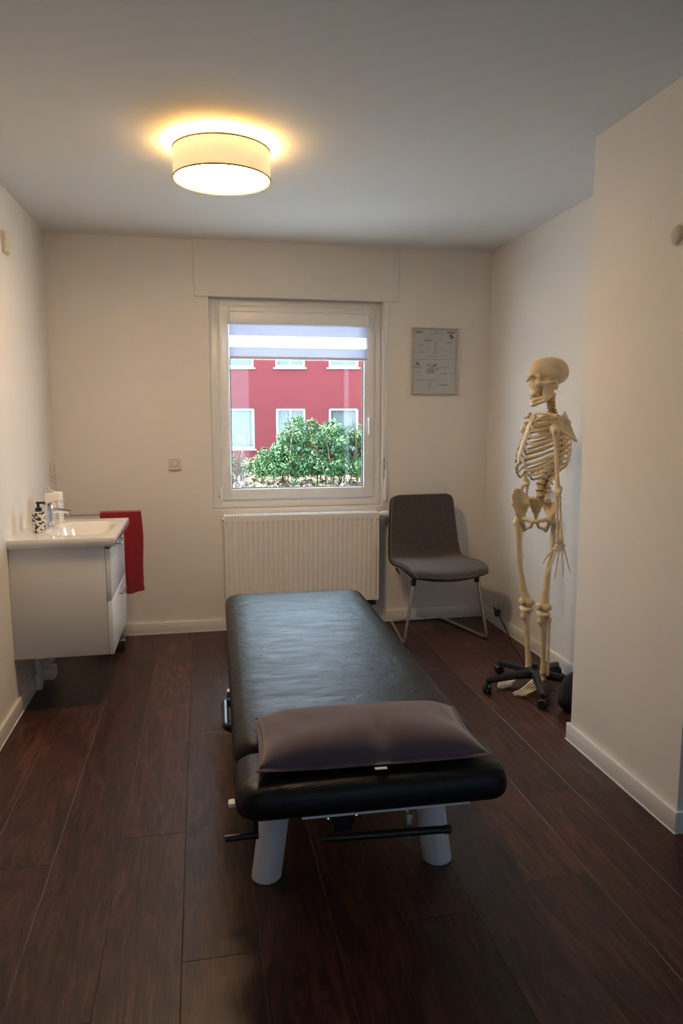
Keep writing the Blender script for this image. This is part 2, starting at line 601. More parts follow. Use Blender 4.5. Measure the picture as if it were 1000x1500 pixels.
# ------------------------------------------------------------------ setting
floor = BM(); box(floor, (XL-.2, YFR-.2, -.12), (XFR+.2, YB+.3, -.010))
floor = struct(obj('floor', floor, M['subfloor'], smooth=False), 'dark walnut plank floor')
PW = .205
xk = -.49-PW*2
meshes = {}
row = 0
while xk < XFR:
    x0 = max(xk, XL); x1 = min(xk+PW, XFR)
    if x1-x0 > .01:
        y = YFR - rnd.random()*1.3
        while y < YB:
            y0 = max(y, YFR); y1 = min(y+1.38, YB)
            if x0 > XP+.05 and y1 <= YN: pass
            if y1-y0 > .02:
                bm = BM()
                hw = (x1-x0)/2-.0002; hl = (y1-y0)/2-.0002
                ring = []
                for s, z in ((0, -.010), (0, -.0007), (.0011, 0)):
                    ring.append([bm.verts.new((sx*(hw-s), sy*(hl-s), z)) for sx, sy in ((-1, -1), (1, -1), (1, 1), (-1, 1))])
                for a, b in zip(ring, ring[1:]):
                    for i in range(4): bm.faces.new([a[i], a[(i+1) % 4], b[(i+1) % 4], b[i]])
                bm.faces.new(ring[-1])
                p = obj('plank', bm, M['wood'], floor, smooth=False)
                p.location = ((x0+x1)/2, (y0+y1)/2, 0)
            y += 1.38
    xk += PW; row += 1

def wallbox(name, boxes, m=None, label=None):
    bm = BM()
    for lo, hi in boxes: box(bm, lo, hi)
    return struct(obj(name, bm, m or M['wall'], smooth=False), label)

wallbox('wall_left', [((XL-.2, YFR-.2, -.01), (XL, YB+.3, ZC+.02))], label='white left wall')
wallbox('wall_back', [((XL, YB, -.01), (WX0, YB+.30, ZC+.02)), ((WX1, YB, -.01), (XR+.2, YB+.30, ZC+.02)),
                      ((WX0, YB, -.01), (WX1, YB+.30, WZ0)), ((WX0, YB, WZ1), (WX1, YB+.30, ZC+.02))], label='white back wall around the window')
wallbox('wall_right', [((XR, YF-.3, -.01), (XR+.2, YB, ZC+.02))], label='white right wall of the recess behind the skeleton')
wallbox('wall_partition', [((XP, YN, -.01), (XFR, YF, ZC+.02))], label='white projecting wall at right')
wallbox('wall_side', [((XFR, YFR-.2, -.01), (XFR+.2, YN+.5, ZC+.02))])
# behind the camera: dark double door between two tall glazed side lights
SL = [(.42, .80), (2.24, 2.62)]; DZ0, DZ1 = .25, 2.25
wallbox('wall_front', [((XL, YFR-.2, -.01), (.42, YFR, ZC+.02)), ((2.62, YFR-.2, -.01), (XFR, YFR, ZC+.02)), ((.80, YFR-.2, DZ1), (2.24, YFR, ZC+.02)),
                       ((.42, YFR-.2, -.01), (.80, YFR, DZ0)), ((2.24, YFR-.2, -.01), (2.62, YFR, DZ0)), ((.42, YFR-.2, DZ1), (.80, YFR, ZC+.02)), ((2.24, YFR-.2, DZ1), (2.62, YFR, ZC+.02))])
wallbox('ceiling', [((XL-.2, YFR-.2, ZC), (XFR+.2, YB+.3, ZC+.2))], M['ceiling'], 'white ceiling')
# roller shutter box above the window
bm = BM(); box(bm, (-.010, YB-.016, 2.148), (1.304, YB+.01, ZC+.005), .004)
struct(obj('trim_1', bm, M['wall']), 'boxed roller shutter casing above the window')

BH, BT = .076, .015
def baseboard(name, segs):
    bm = BM(); cb = BM()
    for lo, hi in segs:
        box(bm, (*lo, .003), (*hi, BH), .003, 2)
        d = [0, 0]
        box(cb, (lo[0]-.003, lo[1]-.003, -.001), (hi[0]+.003, hi[1]+.003, .004))
    o = struct(obj(name, bm, M['trim']))
    obj('sealant_strip', cb, M['bead'], o, smooth=False)
    return o
baseboard('baseboard_left', [((XL, YFR), (XL+BT, YB))])
baseboard('baseboard_back', [((XL+BT, YB-BT), (XR-BT, YB))])
baseboard('baseboard_right', [((XR-BT, YF+BT), (XR, YB))])
baseboard('baseboard_partition', [((XP-BT, YN-BT), (XP, YF+BT)), ((XP, YN-BT), (XFR, YN)), ((XP, YF), (XR, YF+BT))])

# window -------------------------------------------------------------
win = bpy.data.objects.new('window_1', None); link(win); struct(win, 'white plastic window with one tilting sash')
FY = 4.770
def bars(bm, x0, x1, z0, z1, wl, wr, wb, wt, y0, y1, bev=.004, mi=0):
    box(bm, (x0, y0, z0), (x0+wl, y1, z1), bev, 2, mi)
    box(bm, (x1-wr, y0, z0), (x1, y1, z1), bev, 2, mi)
    box(bm, (x0+wl-.002, y0, z0), (x1-wr+.002, y1, z0+wb), bev, 2, mi)
    box(bm, (x0+wl-.002, y0, z1-wt), (x1-wr+.002, y1, z1), bev, 2, mi)
bm = BM(); bars(bm, WX0+.002, WX1-.002, WZ0+.002, WZ1-.002, .062, .066, .072, .058, FY, FY+.075)
obj('fixed_frame', bm, M['pvc'], win)
bm = BM(); bars(bm, .133, 1.158, .862, 2.108, .068, .072, .070, .085, FY-.018, FY+.04, .007)
sash = obj('sash', bm, M['pvc'], win)
bm = BM(); bars(bm, .196, 1.091, .927, 2.028, .008, .008, .008, .008, FY-.004, FY+.02, .002)
obj('glazing_bead', bm, M['bead'], sash)
bm = BM(); bars(bm, .203, 1.084, .934, 2.021, .0045, .0045, .0045, .0045, FY-.003, FY+.02, 0)
obj('gasket', bm, M['gasket'], sash)
bm = BM(); box(bm, (.200, FY+.010, .93), (1.088, FY+.014, 2.025))
obj('pane', bm, M['glass'], win, smooth=False)
bm = BM(); box(bm, (1.106, FY-.024, 1.335), (1.134, FY-.017, 1.41), .003)
lathe(bm, [(.009, FY-.045), (.009, FY-.022)], (1.12, 0, 1.385), 12, 'Y')
box(bm, (1.111, FY-.056, 1.285), (1.129, FY-.044, 1.395), .005, 3)
obj('handle', bm, M['pvc'], sash)
for z in (.90, 2.03):
    bm = BM(); lathe(bm, [(.0065, z-.045), (.0075, z-.043), (.0075, z+.043), (.0065, z+.045)], (.128, FY-.022, 0), 12)
    obj('hinge', bm, M['pvc'], win)
bm = BM(); box(bm, (.112, FY-.026, .882), (.126, FY-.018, .886), .001); obj('hinge_pin', bm, M['black_plastic'], win)
for k_, (sx0, sx1) in enumerate(SL):
    wk = bpy.data.objects.new('window_%d' % (k_+2), None); link(wk); struct(wk, 'tall narrow side light beside the door behind the camera')
    bm = BM(); bars(bm, sx0, sx1, DZ0, DZ1, .035, .035, .05, .05, YFR-.15, YFR-.08)
    obj('fixed_frame', bm, M['pvc'], wk)
    bm = BM(); box(bm, (sx0+.03, YFR-.12, DZ0+.04), (sx1-.03, YFR-.116, DZ1-.04)); obj('pane', bm, M['grey_glass'], wk, smooth=False)
dr = bpy.data.objects.new('door_1', None); link(dr); struct(dr, 'dark wooden double door behind the camera')
for dx0, dx1 in ((.803, 1.518), (1.522, 2.237)):
    bm = BM(); box(bm, (dx0, YFR-.12, .004), (dx1, YFR-.07, DZ1-.003), .003)
    for z0, z1 in ((.15, .95), (1.1, 2.1)): bars(bm, dx0+.12, dx1-.12, z0, z1, .03, .03, .03, .03, YFR-.075, YFR-.055)
    obj('door_leaf', bm, M['dark_door'], dr)
for hx_ in (1.45, 1.59):
    bm = BM(); tube(bm, fillet([(hx_, YFR-.07, 1.03), (hx_, YFR-.02, 1.03), (hx_+(.11 if hx_ > 1.5 else -.11), YFR-.02, 1.03)], .012), .009, 8); obj('door_handle', bm, M['steel'], dr)
# outside sill and inner sill ledge
bm = BM(); box(bm, (WX0-.03, YB+.29, WZ0-.05), (WX1+.03, YB+.40, WZ0-.02), .004)
obj('outer_sill', bm, M['steel'], win)

# roller blind ---------------------------------------------------------
bl = thing('roller_blind', 'white striped day and night roller blind, half lowered over the top of the window', 'blind', (.652, FY-.02, 1.775))
def bpart(name, bms, m):
    o = obj(name, bms, m, bl); o.matrix_parent_inverse = Matrix.Translation(-Vector(bl.location)); return o
bm = BM(); box(bm, (.196, FY-.072, 1.985), (1.112, FY-.020, 2.068), .014, 4); bpart('cassette', bm, M['pvc'])
for x in (.190, 1.112):
    bm = BM(); box(bm, (x, FY-.075, 1.982), (x+.008, FY-.018, 2.072), .003); bpart('end_cap', bm, M['pvc'])
def strip(name, z0, z1, m):
    bm = BM(); box(bm, (.203, FY-.0335, z0), (1.103, FY-.0325, z1)); bpart(name, bm, m)
strip('dense_stripe', 1.918, 1.986, M['blind_opaque'])
strip('sheer_stripe', 1.846, 1.918, M['blind_sheer'])
strip('dense_stripe', 1.786, 1.846, M['blind_opaque'])
bm = BM(); box(bm, (.200, FY-.039, 1.770), (1.106, FY-.027, 1.788), .004); bpart('bottom_rail', bm, M['leg_grey'])
bm = BM()
for dx in (0, .006):
    tube(bm, [(.186+dx, FY-.045, 1.99), (.186+dx, FY-.045, 1.08)], .0013, 6)
bpart('bead_chain', bm, M['pvc'])
bm = BM(); lathe(bm, [(.002, 1.09), (.007, 1.08), (.0085, 1.05), (.005, 1.035)], (.189, FY-.045, 0), 10); bpart('chain_weight', bm, M['pvc'])

# shutter strap on the right reveal
st = thing('shutter_strap', 'narrow white roller shutter strap hanging on the right edge of the window', 'strap', (1.222, YB-.004, .86))
bm = BM(); box(bm, (-.006, -.002, .02), (.008, .0005, 1.285), .0005); obj('strap', bm, M['pvc'], st)
bm = BM(); box(bm, (-.010, -.014, -.02), (.012, .003, .19), .004); o = obj('winder', bm, M['pvc'], st)
bm = BM(); box(bm, (-.0115, -.012, .13), (-.009, -.002, .27), .0006); obj('guide_slot', bm, M['black_plastic'], st)

# ceiling lamp ---------------------------------------------------------
LX, LY = .117, 3.10
lamp = thing('ceiling_lamp', 'round drum ceiling lamp with lit cream fabric shade', 'lamp', (LX, LY, ZC))
R0 = .194; zb, zt = -.136, -.026
bm = BM(); n = 64
rings = []
for r, z in ((R0, zb), (R0, zt), (R0-.003, zt), (R0-.003, zb)):
    rings.append([bm.verts.new((r*math.cos(2*PI*i/n), r*math.sin(2*PI*i/n), z)) for i in range(n)])
for a, b in zip(rings, rings[1:]+rings[:1]):
    for i in range(n): bm.faces.new([a[i], a[(i+1) % n], b[(i+1) % n], b[i]])
obj('shade', bm, M['shade'], lamp)
for z in (zb, zt):
    bm = BM(); tube(bm, [(R0*math.cos(2*PI*i/n), R0*math.sin(2*PI*i/n), z) for i in range(n)], .0036, 6, closed=True)
    obj('shade_trim', bm, M['shade_trim'], lamp)
bm = BM(); lathe(bm, [(R0-.004, zb+.012), (R0-.004, zb+.002), (.16, zb-.004), (.10, zb-.008), (0, zb-.010)], n=48)
obj('diffuser', bm, M['diffuser'], lamp)
bm = BM(); lathe(bm, [(.07, zt-.02), (.07, 0)], n=32); obj('ceiling_plate', bm, M['pvc'], lamp)
bm = BM(); tube(bm, [(.160*math.cos(2*PI*i/48), .160*math.sin(2*PI*i/48), -.022) for i in range(48)], .009, 8, closed=True)
obj('ring_bulb', bm, M['ring'], lamp)

# radiator -------------------------------------------------------------
RX0, RX1, RZ0, RZ1, RYF = .141, 1.156, .183, .777, 4.590
rad = thing('radiator', 'white ribbed panel radiator mounted below the window', 'radiator', ((RX0+RX1)/2, RYF+.05, RZ0))
def rpart(name, bms, m, **k):
    o = obj(name, bms, m, rad, **k); o.matrix_parent_inverse = Matrix.Translation(-Vector(rad.location)); return o
bm = BM()
nr = 30; pitch = (RX1-RX0-.03)/nr
xs = []
for i in range(nr):
    x = RX0+.015+i*pitch
    xs += [(x, 0), (x+pitch*.16, .0), (x+pitch*.30, 1), (x+pitch*.86, 1), (x+pitch, 0)]
zs = [(RZ0, 0), (RZ0+.03, 0), (RZ0+.042, 1), (RZ1-.052, 1), (RZ1-.040, 0), (RZ1-.006, 0), (RZ1, -1)]
cols = [(RX0, 0)]+xs+[(RX1, 0)]
grid = [[bm.verts.new((x, RYF + (.0065*(1-a)*b if b > 0 else 0) + (.006 if b < 0 else 0), z)) for x, a in cols] for z, b in zs]
for g, h in zip(grid, grid[1:]):
    for i in range(len(g)-1): bm.faces.new([g[i], g[i+1], h[i+1], h[i]])
rpart('front_panel', bm, M['rad'], angle=25)
bm = BM()
box(bm, (RX0, RYF+.010, RZ0+.01), (RX1, RYF+.014, RZ1-.004)); box(bm, (RX0+.01, RYF+.088, RZ0+.01), (RX1-.01, RYF+.100, RZ1-.01), .003)
rpart('back_panel', bm, M['rad'])
for x in (RX0-.001, RX1-.003):
    bm = BM(); box(bm, (x, RYF+.002, RZ0+.002), (x+.004, RYF+.098, RZ1-.001), .0015); rpart('side_panel', bm, M['rad'])
bm = BM()
for i in range(56):
    x = RX0+.004+i*(RX1-RX0-.010)/56
    box(bm, (x, RYF+.012, RZ1-.006), (x+.011, RYF+.092, RZ1-.001))
for y in (.003, .048, .090): box(bm, (RX0, RYF+y, RZ1-.008), (RX1, RYF+y+.010, RZ1))
rpart('top_grille', bm, M['rad'], smooth=False)
bm = BM(); lathe(bm, [(.013, RX1+.004), (.013, RX1+.02), (.022, RX1+.024), (.024, RX1+.07), (.018, RX1+.076), (0, RX1+.078)], (0, RYF+.05, RZ1-.022), 18, 'X')
rpart('thermostat_knob', bm, M['pvc'])
bm = BM(); lathe(bm, [(.009, RX1-.002), (.009, RX1+.012)], (0, RYF+.05, RZ1-.030), 12, 'X'); rpart('valve', bm, M['black_metal'])
bm = BM(); lathe(bm, [(.008, RX0-.016), (.008, RX0+.002)], (0, RYF+.05, RZ1-.028), 12, 'X'); rpart('air_vent', bm, M['steel'])
bm = BM(); tube(bm, fillet([(RX1-.06, RYF+.05, RZ0+.01), (RX1-.06, RYF+.05, RZ0-.03), (RX1-.03, RYF+.05, RZ0-.03), (RX1-.02, RYF+.112, RZ0-.03)], .02), .009, 10)
box(bm, (RX1-.055, RYF+.03, RZ0-.045), (RX1-.01, RYF+.07, RZ0-.018), .006)
rpart('pipe_valve', bm, M['black_metal'])

# framed poster ----------------------------------------------------------
po_ = thing('framed_poster', 'framed chart with small print and purple emblem on the wall right of the window', 'picture', (1.5555, YB, 1.5525))
def ppart(name, bms, m, **k): return obj(name, bms, m, po_, **k)
hw, H_ = .1605, .4355
bm = BM(); bars(bm, -hw, hw, 0, H_, .010, .010, .010, .010, -.022, -.0005, .002); ppart('frame', bm, M['frame'])
bm = BM(); box(bm, (-hw+.008, -.012, .008), (hw-.008, -.006, H_-.008)); ppart('sheet', bm, M['paper'], smooth=False)
bm = BM()
inks = [M['ink'], M['ink_light'], M['ink_green'], M['ink_purple'], M['ink_pink']]
def mark(u0, v0, u1, v1, mi):   # u,v in 0..1 of the sheet, v downward
    x0 = -hw+.012+u0*(2*hw-.024); x1 = -hw+.012+u1*(2*hw-.024)
    z1 = H_-.012-v0*(H_-.024); z0 = H_-.012-v1*(H_-.024)
    quad(bm, (x0, -.0124, z0), (x1, -.0124, z0), (x1, -.0124, z1), (x0, -.0124, z1), mi)
def words(u, v, w, rows, mi, h=.006, gap=.013):
    for r in range(rows):
        uu = u; end = u+w*(.75+.25*rnd.random())
        while uu < end:
            l = .018+.035*rnd.random()
            mark(uu, v+r*gap, min(uu+l, end+.01), v+r*gap+h, mi); uu += l+.009
def blob(u, v, ru, rv, mi, n=14, seed=1):
    rr = random.Random(seed); vs_ = []
    for i in range(n):
        a = 2*PI*i/n; k = .8+.3*rr.random()
        x = -hw+.012+(u+ru*k*math.cos(a))*(2*hw-.024); z = H_-.012-(v+rv*k*math.sin(a))*(H_-.024)
        vs_.append(bm.verts.new((x, -.0125-.0001*seed, z)))
    bm.faces.new(vs_).material_index = mi
mark(.05, .02, .22, .06, 2)
for r in range(3): words(.05, .025+r*.012, .17, 1, 0, .004)
words(.45, .03, .22, 2, 1)
for k in range(6): mark(.38+.05*k, .05+.006*abs(k-3), .42+.05*k, .062+.006*abs(k-3), (1, 2, 4)[k % 3])
mark(.78, .03, .97, .05, 3); blob(.87, .085, .035, .022, 3, seed=2); blob(.90, .115, .042, .022, 3, seed=3)
mark(.25, .148, .68, .153, 0); words(.25, .165, .19, 2, 0, .008); words(.27, .20, .13, 1, 1)
words(.77, .19, .15, 2, 0, .007); words(.12, .238, .10, 2, 0); words(.3, .275, .17, 1, 0)
for k in range(12): mark(.49+.012*(k % 3), .18+.017*k, .56-.008*(k % 4), .19+.017*k, 1)
words(.66, .32, .22, 1, 0, .007); words(.12, .352, .15, 1, 0, .012); mark(.28, .362, .5, .365, 1)
words(.1, .425, .12, 1, 1); words(.3, .415, .25, 2, 1); words(.66, .415, .17, 1, 1)
mark(.02, .468, .98, .473, 0)
blob(.09, .525, .03, .02, 0, seed=4); blob(.12, .55, .045, .018, 0, seed=5)
words(.02, .59, .18, 1, 3, .012); words(.06, .67, .13, 1, 0, .008); words(.03, .725, .18, 1, 0, .006)
for k in range(5): blob(.36+.05*k, .56+.03*((k*2) % 3), .05, .018, (1, 2, 1, 0, 2)[k], seed=6+k)
blob(.41, .66, .11, .05, 4, seed=12)
words(.62, .575, .28, 2, 2, .010, .02); words(.63, .69, .18, 1, 0, .014); words(.86, .69, .08, 1, 0, .012)
mark(.06, .80, .55, .806, 0); words(.06, .808, .4, 1, 1); words(.62, .78, .27, 1, 1); words(.60, .81, .27, 1, 1)
for k in range(6): mark(.37, .82+.018*k, .43-.006*(k % 3), .83+.018*k, 1)
words(.62, .865, .2, 2, 0, .010); words(.07, .90, .17, 1, 1); words(.07, .945, .4, 1, 1, .005)
ppart('print', bm, inks, smooth=False, recalc=False)
bm = BM(); box(bm, (-hw+.009, -.0150, .009), (hw-.009, -.0140, H_-.009)); ppart('pane', bm, M['glass'], smooth=False)

# sockets, wall boxes ------------------------------------------------------
def socket(name, label, loc, rz):
    t = thing(name, label, 'socket', loc, rz)   # local: back at y=0, front towards -y
    bm = BM(); box(bm, (-.0405, -.009, -.0405), (.0405, 0, .0405), .004, 3)
    box(bm, (-.034, -.014, -.030), (.034, -.006, .036), .004, 2); obj('cover_plate', bm, M['plate'], t)
    bm = BM(); lathe(bm, [(.0235, -.0150), (.0215, -.0148), (.0205, -.006), (.0205, -.0045), (0, -.0045)], (0, 0, .006), 28, 'Y', caps=False)
    obj('plug_well', bm, M['plate_dark'], t)  # shade inside the well is put into its dark colour
    bm = BM(); box(bm, (-.036, -.016, -.0395), (.036, -.005, -.030), .003); obj('lower_lip', bm, M['plate'], t)
    return t
socket('wall_socket', 'small cream wall socket left of the window above the radiator', (-.158, YB, 1.107), 0)
socket('wall_socket', 'pale wall socket on the left wall close to the far corner, above the washbasin', (XL, 4.585, 1.088), PI/2)
socket('wall_socket', 'white socket low on the right wall with the black plug in it', (XR, 4.395, .075+.06), -PI/2)
t = thing('junction_box', 'small tan plastic box high up on the left wall', 'junction box', (XL, 3.757, 2.214), PI/2)
bm = BM(); box(bm, (-.043, -.008, -.05), (.043, 0, .05), .003); obj('base', bm, M['plate'], t)
bm = BM(); box(bm, (-.038, -.024, -.046), (.038, -.007, .046), .006, 3); obj('cover', bm, M['plate'], t)
bm = BM(); box(bm, (.0375, -.020, -.02), (.0395, -.010, .02), .001); obj('cable_slot', bm, M['plate_dark'], t)
t = thing('wall_sensor', 'round grey disc on the projecting right wall near the picture edge', 'sensor', (XP, 2.195, 1.99), -PI/2)
bm = BM(); lathe(bm, [(.032, 0), (.032, -.004), (.030, -.009), (.024, -.014), (.012, -.016), (0, -.0165)], n=32, axis='Y'); obj('cap', bm, M['sensor'], t)
bm = BM(); lathe(bm, [(.037, 0), (.037, -.003), (.033, -.005)], n=32, axis='Y'); obj('rim', bm, M['plate'], t)

# ------------------------------------------------------------------ washstand
VX0, VX1, VF, VY0, VY1, VZ0, VZ1 = XL, -.452, -.428, 3.487, 4.125, .272, .800
v = thing('washstand_cabinet', 'white wall-hung washstand cabinet with two gloss drawers on the left wall', 'cabinet', ((VX0+VX1)/2, (VY0+VY1)/2, VZ0))
def vp(name, bms, m, parent=v, **k):
    o = obj(name, bms, m, parent, **k)
    o.matrix_parent_inverse = Matrix.Translation(-Vector(v.location)); return o
for y in (VY0, VY1-.016):
    bm = BM(); box(bm, (VX0+.001, y, VZ0), (VX1, y+.016, VZ1), .0015); vp('side_panel', bm, M['cabinet'])
bm = BM(); box(bm, (VX0+.001, VY0+.016, VZ0), (VX1, VY1-.016, VZ0+.016)); vp('bottom_panel', bm, M['cabinet'])
bm = BM(); box(bm, (VX0+.001, VY0+.016, VZ0+.016), (VX0+.012, VY1-.016, VZ1)); vp('back_panel', bm, M['cabinet'])
for z0, z1, hz in ((.538, .786, .770), (.272, .533, .512)):
    bm = BM(); box(bm, (VX1+.002, VY0, z0), (VF, VY1, z1), .0025, 2)
    d = vp('drawer', bm, M['gloss'])
    bm = BM()
    yc = (VY0+VY1)/2
    tube(bm, fillet([(VF-.002, yc-.075, hz), (VF+.026, yc-.075, hz), (VF+.026, yc+.075, hz), (VF-.002, yc+.075, hz)], .008), .005, 8)
    h = obj('handle', bm, M['chrome'], d)
# basin slab with bowl
bs = thing('washbasin', 'white ceramic washbasin on top of the washstand cabinet', 'washbasin', (-.639, 3.810, .800))
bx0, bx1, by0, by1, bzt = XL+.001, -.402, 3.470, 4.150, .842
bm = BM()
NX, NY = 48, 60
def bz(x, y):
    # rounded rectangular bowl
    dx = abs(x-(-.600))/.150; dy = abs(y-3.81)/.235
    q = (dx**4+dy**4)**.25
    t = max(0, min(1, (1-q)/.40)); t = t*t*(3-2*t)
    return bzt-.105*t
g = []
for i in range(NX+1):
    x = bx0+(bx1-bx0)*i/NX
    g.append([bm.verts.new((x, by0+(by1-by0)*j/NY, bz(x, by0+(by1-by0)*j/NY))) for j in range(NY+1)])
for i in range(NX):
    for j in range(NY): bm.faces.new([g[i][j], g[i+1][j], g[i+1][j+1], g[i][j+1]])
edge = [g[i][0] for i in range(NX)]+[g[NX][j] for j in range(NY)]+[g[i][NY] for i in range(NX, 0, -1)]+[g[0][j] for j in range(NY, 0, -1)]
cx_, cy_ = (bx0+bx1)/2, (by0+by1)/2
def lowring(ins, z):
    return [bm.verts.new((e.co.x+(ins if e.co.x < cx_ else -ins)*(abs(e.co.x-cx_) > (bx1-bx0)/2-1e-4),
                          e.co.y+(ins if e.co.y < cy_ else -ins)*(abs(e.co.y-cy_) > (by1-by0)/2-1e-4), z)) for e in edge]
l0 = lowring(-.0015, bzt-.004); l1 = lowring(-.0015, .803); l2 = lowring(.002, .800); l3 = lowring(.02, .800)
prev = edge
for l in (l0, l1, l2, l3):
    for i in range(len(edge)):
        j = (i+1) % len(edge)
        bm.faces.new([prev[i], prev[j], l[j], l[i]])
    prev = l
def bp_(name, bms, m, **k):
    o = obj(name, bms, m, bs, **k); o.matrix_parent_inverse = Matrix.Translation(-Vector(bs.location)); return o
bp_('basin', bm, M['ceramic'], angle=50)
bm = BM(); lathe(bm, [(.026, 0), (.026, .003), (.020, .005), (0, .005)], (-.60, 3.81, bz(-.6, 3.81)), 24); bp_('drain_plug', bm, M['chrome'])
bm = BM(); lathe(bm, [(.014, -.003), (.014, .002), (.009, .003)], (0, 3.81, .808), 16, 'X'); o = bp_('overflow_ring', bm, M['chrome']); o.location = (-.716-.0, 0, 0)
# faucet
f = thing('faucet', 'chrome mixer tap with flat lever behind the basin bowl', 'tap', (-.765, 3.86, bzt))
bm = BM(); lathe(bm, [(.026, 0), (.026, .006), (.020, .010), (.020, .110), (.018, .116), (0, .118)], n=24); obj('body', bm, M['chrome'], f)
bm = BM(); tube(bm, [(.010, 0, .088), (.06, 0, .086), (.105, 0, .078)], [.013, .012, .011], 12, flat=.8)
lathe(bm, [(.009, .058), (.009, .076)], (.098, 0, 0), 12); obj('spout', bm, M['chrome'], f)
bm = BM(); tube(bm, [(-.012, 0, .122), (.03, 0, .134), (.085, 0, .140)], [.012, .010, .008], 10, flat=.35, up=(0, 1, 0))
lathe(bm, [(.019, .117), (.019, .124), (.015, .128), (0, .128)], n=20); obj('lever', bm, M['chrome'], f)
# soap dispenser
s = thing('soap_dispenser', 'speckled soap bottle with black pump on the washbasin', 'soap bottle', (-.781, 3.705, bzt))
bm = BM(); lathe(bm, [(.029, 0), (.0315, .003), (.0315, .094), (.030, .099), (.014, .103), (.014, .106)], n=28); obj('bottle', bm, M['speckle'], s)
bm = BM(); lathe(bm, [(.0155, .102), (.0155, .120), (.012, .122), (.007, .123), (.007, .142)], n=20)
box(bm, (-.010, -.009, .140), (.034, .009, .150), .004, 3); box(bm, (.026, -.005, .134), (.034, .005, .143), .002); obj('pump', bm, M['black_plastic'], s)
# tissue box
t = thing('tissue_box', 'tall white tissue box with a tissue sticking out behind the tap', 'tissue box', (-.772, 4.05, bzt))
bm = BM(); box(bm, (-.036, -.055, 0), (.036, .055, .160), .003); obj('carton', bm, M['tissue'], t)
bm = BM()
for k in range(7): box(bm, (.012+.003*(k % 3), -.0556, .025+.014*k), (.030, -.0552, .030+.014*k))
for k in range(5): box(bm, (.0362, -.02+.004*(k % 2), .03+.018*k), (.0366, .02, .037+.018*k))
obj('side_print', bm, M['blue_print'], t, smooth=False)['kind'] = 'stuff'
bm = BM()
rows_ = []
for i in range(9):
    a = i/8
    rows_.append([bm.verts.new((-.034+.042*b+.010*math.sin(3*a+4*b)*a, -.012+.024*a*math.sin(5*b+1), .158+.045*a*(1-.75*b))) for b in [k/8 for k in range(9)]])
for a, b in zip(rows_, rows_[1:]):
    for i in range(8): bm.faces.new([a[i], a[i+1], b[i+1], b[i]])
o = obj('tissue', bm, M['tissue'], t, recalc=False)
sm = o.modifiers.new('thickness', 'SOLIDIFY'); sm.thickness = .0012
# towel rail + towel
t = thing('towel_rail', 'thin steel towel rail on the left wall beyond the washbasin', 'towel rail', (XL, 4.300, .846))
bm = BM(); tube(bm, [(.0, 0, 0), (.528, 0, 0)], .0065, 12); obj('rod', bm, M['steel'], t)
bm = BM(); lathe(bm, [(.024, 0), (.024, .006), (.012, .009)], n=20, axis='X'); obj('wall_flange', bm, M['steel'], t)
bm = BM(); NU, NV = 26, 46
def towel_pt(u, s_, off):
    x = -.572+.226*u
    L1, L2 = .462, .40
    tt = s_*(L1+L2)
    r = .011+off
    if tt < L1-.02:
        z = .846-(L1-tt); y = 4.300-r
    elif tt > L1+.02:
        z = .846-(tt-L1); y = 4.300+r
    else:
        a = (tt-L1)/.02*PI/2
        y = 4.300+r*math.sin(a); z = .846+r*math.cos(a)*1.0
    dn = max(0, (.846-z)/.46)
    y += .010*math.sin(9*u+2.2*dn)*dn - .006*dn*math.sin(21*u)
    x += .012*dn*(u-.2)+.008*math.sin(6*dn)*(u-.3)
    if tt < .02: z += .012*math.sin(7*u+.5)
    return (x, y, z)
G = []
for off in (0, .009):
    G.append([[bm.verts.new(towel_pt(i/NU, j/NV, off)) for j in range(NV+1)] for i in range(NU+1)])
for gi, g_ in enumerate(G):
    for i in range(NU):
        for j in range(NV): bm.faces.new([g_[i][j], g_[i+1][j], g_[i+1][j+1], g_[i][j+1]])
A, B = G
for i in range(NU):
    for j in (0, NV): bm.faces.new([A[i][j], A[i+1][j], B[i+1][j], B[i][j]])
for j in range(NV):
    for i in (0, NU): bm.faces.new([A[i][j], A[i][j+1], B[i][j+1], B[i][j]])
tag(obj('towel', bm, M['towel'], angle=60), 'dark red towel draped over the rail beside the washstand', 'towel')
# drain pipes below
t = thing('drain_pipe', 'white waste pipes and trap below the washstand cabinet', 'pipe', (-.84, 3.86, .0))
bm = BM(); tube(bm, fillet([(-.026, -.02, .27), (-.018, -.02, .10), (-.012, -.02, .05)], .03), .014, 12); obj('supply_pipe', bm, M['trim'], t)
bm = BM(); tube(bm, fillet([(.085, .04, .27), (.06, .03, .15), (.02, .03, .12), (-.02, .03, .11)], .03), .020, 14); obj('waste_pipe', bm, M['trim'], t)
bm = BM(); box(bm, (-.0, -.01, .035), (.062, .07, .098), .006, 3); obj('trap_cover', bm, M['trim'], t)
bm = BM(); box(bm, (-.0225, -.06, .001), (.004, .01, .075), .005, 3); obj('pipe_boot', bm, M['trim'], t)
# low black object
t = thing('pedal_box', 'low black plastic box on the floor behind the washstand', 'box', (-.560, 4.42, 0))
bm = BM(); pad(bm, .17, .13, .03, [(.004, 0), (0, .006), (0, .06), (.006, .072), (.016, .078)], .004); obj('housing', bm, M['black_plastic'], t)
bm = BM(); box(bm, (.052, -.05, .060), (.086, -.026, .066), .002); box(bm, (.066, -.066, .066), (.088, -.036, .074), .002); obj('pedal', bm, M['chrome'], t)

# ------------------------------------------------------------------ treatment couch
bed = thing('treatment_couch', 'black padded treatment couch on grey legs in the middle of the room', 'massage table', (.455, 2.73, 0), math.radians(-1.3))
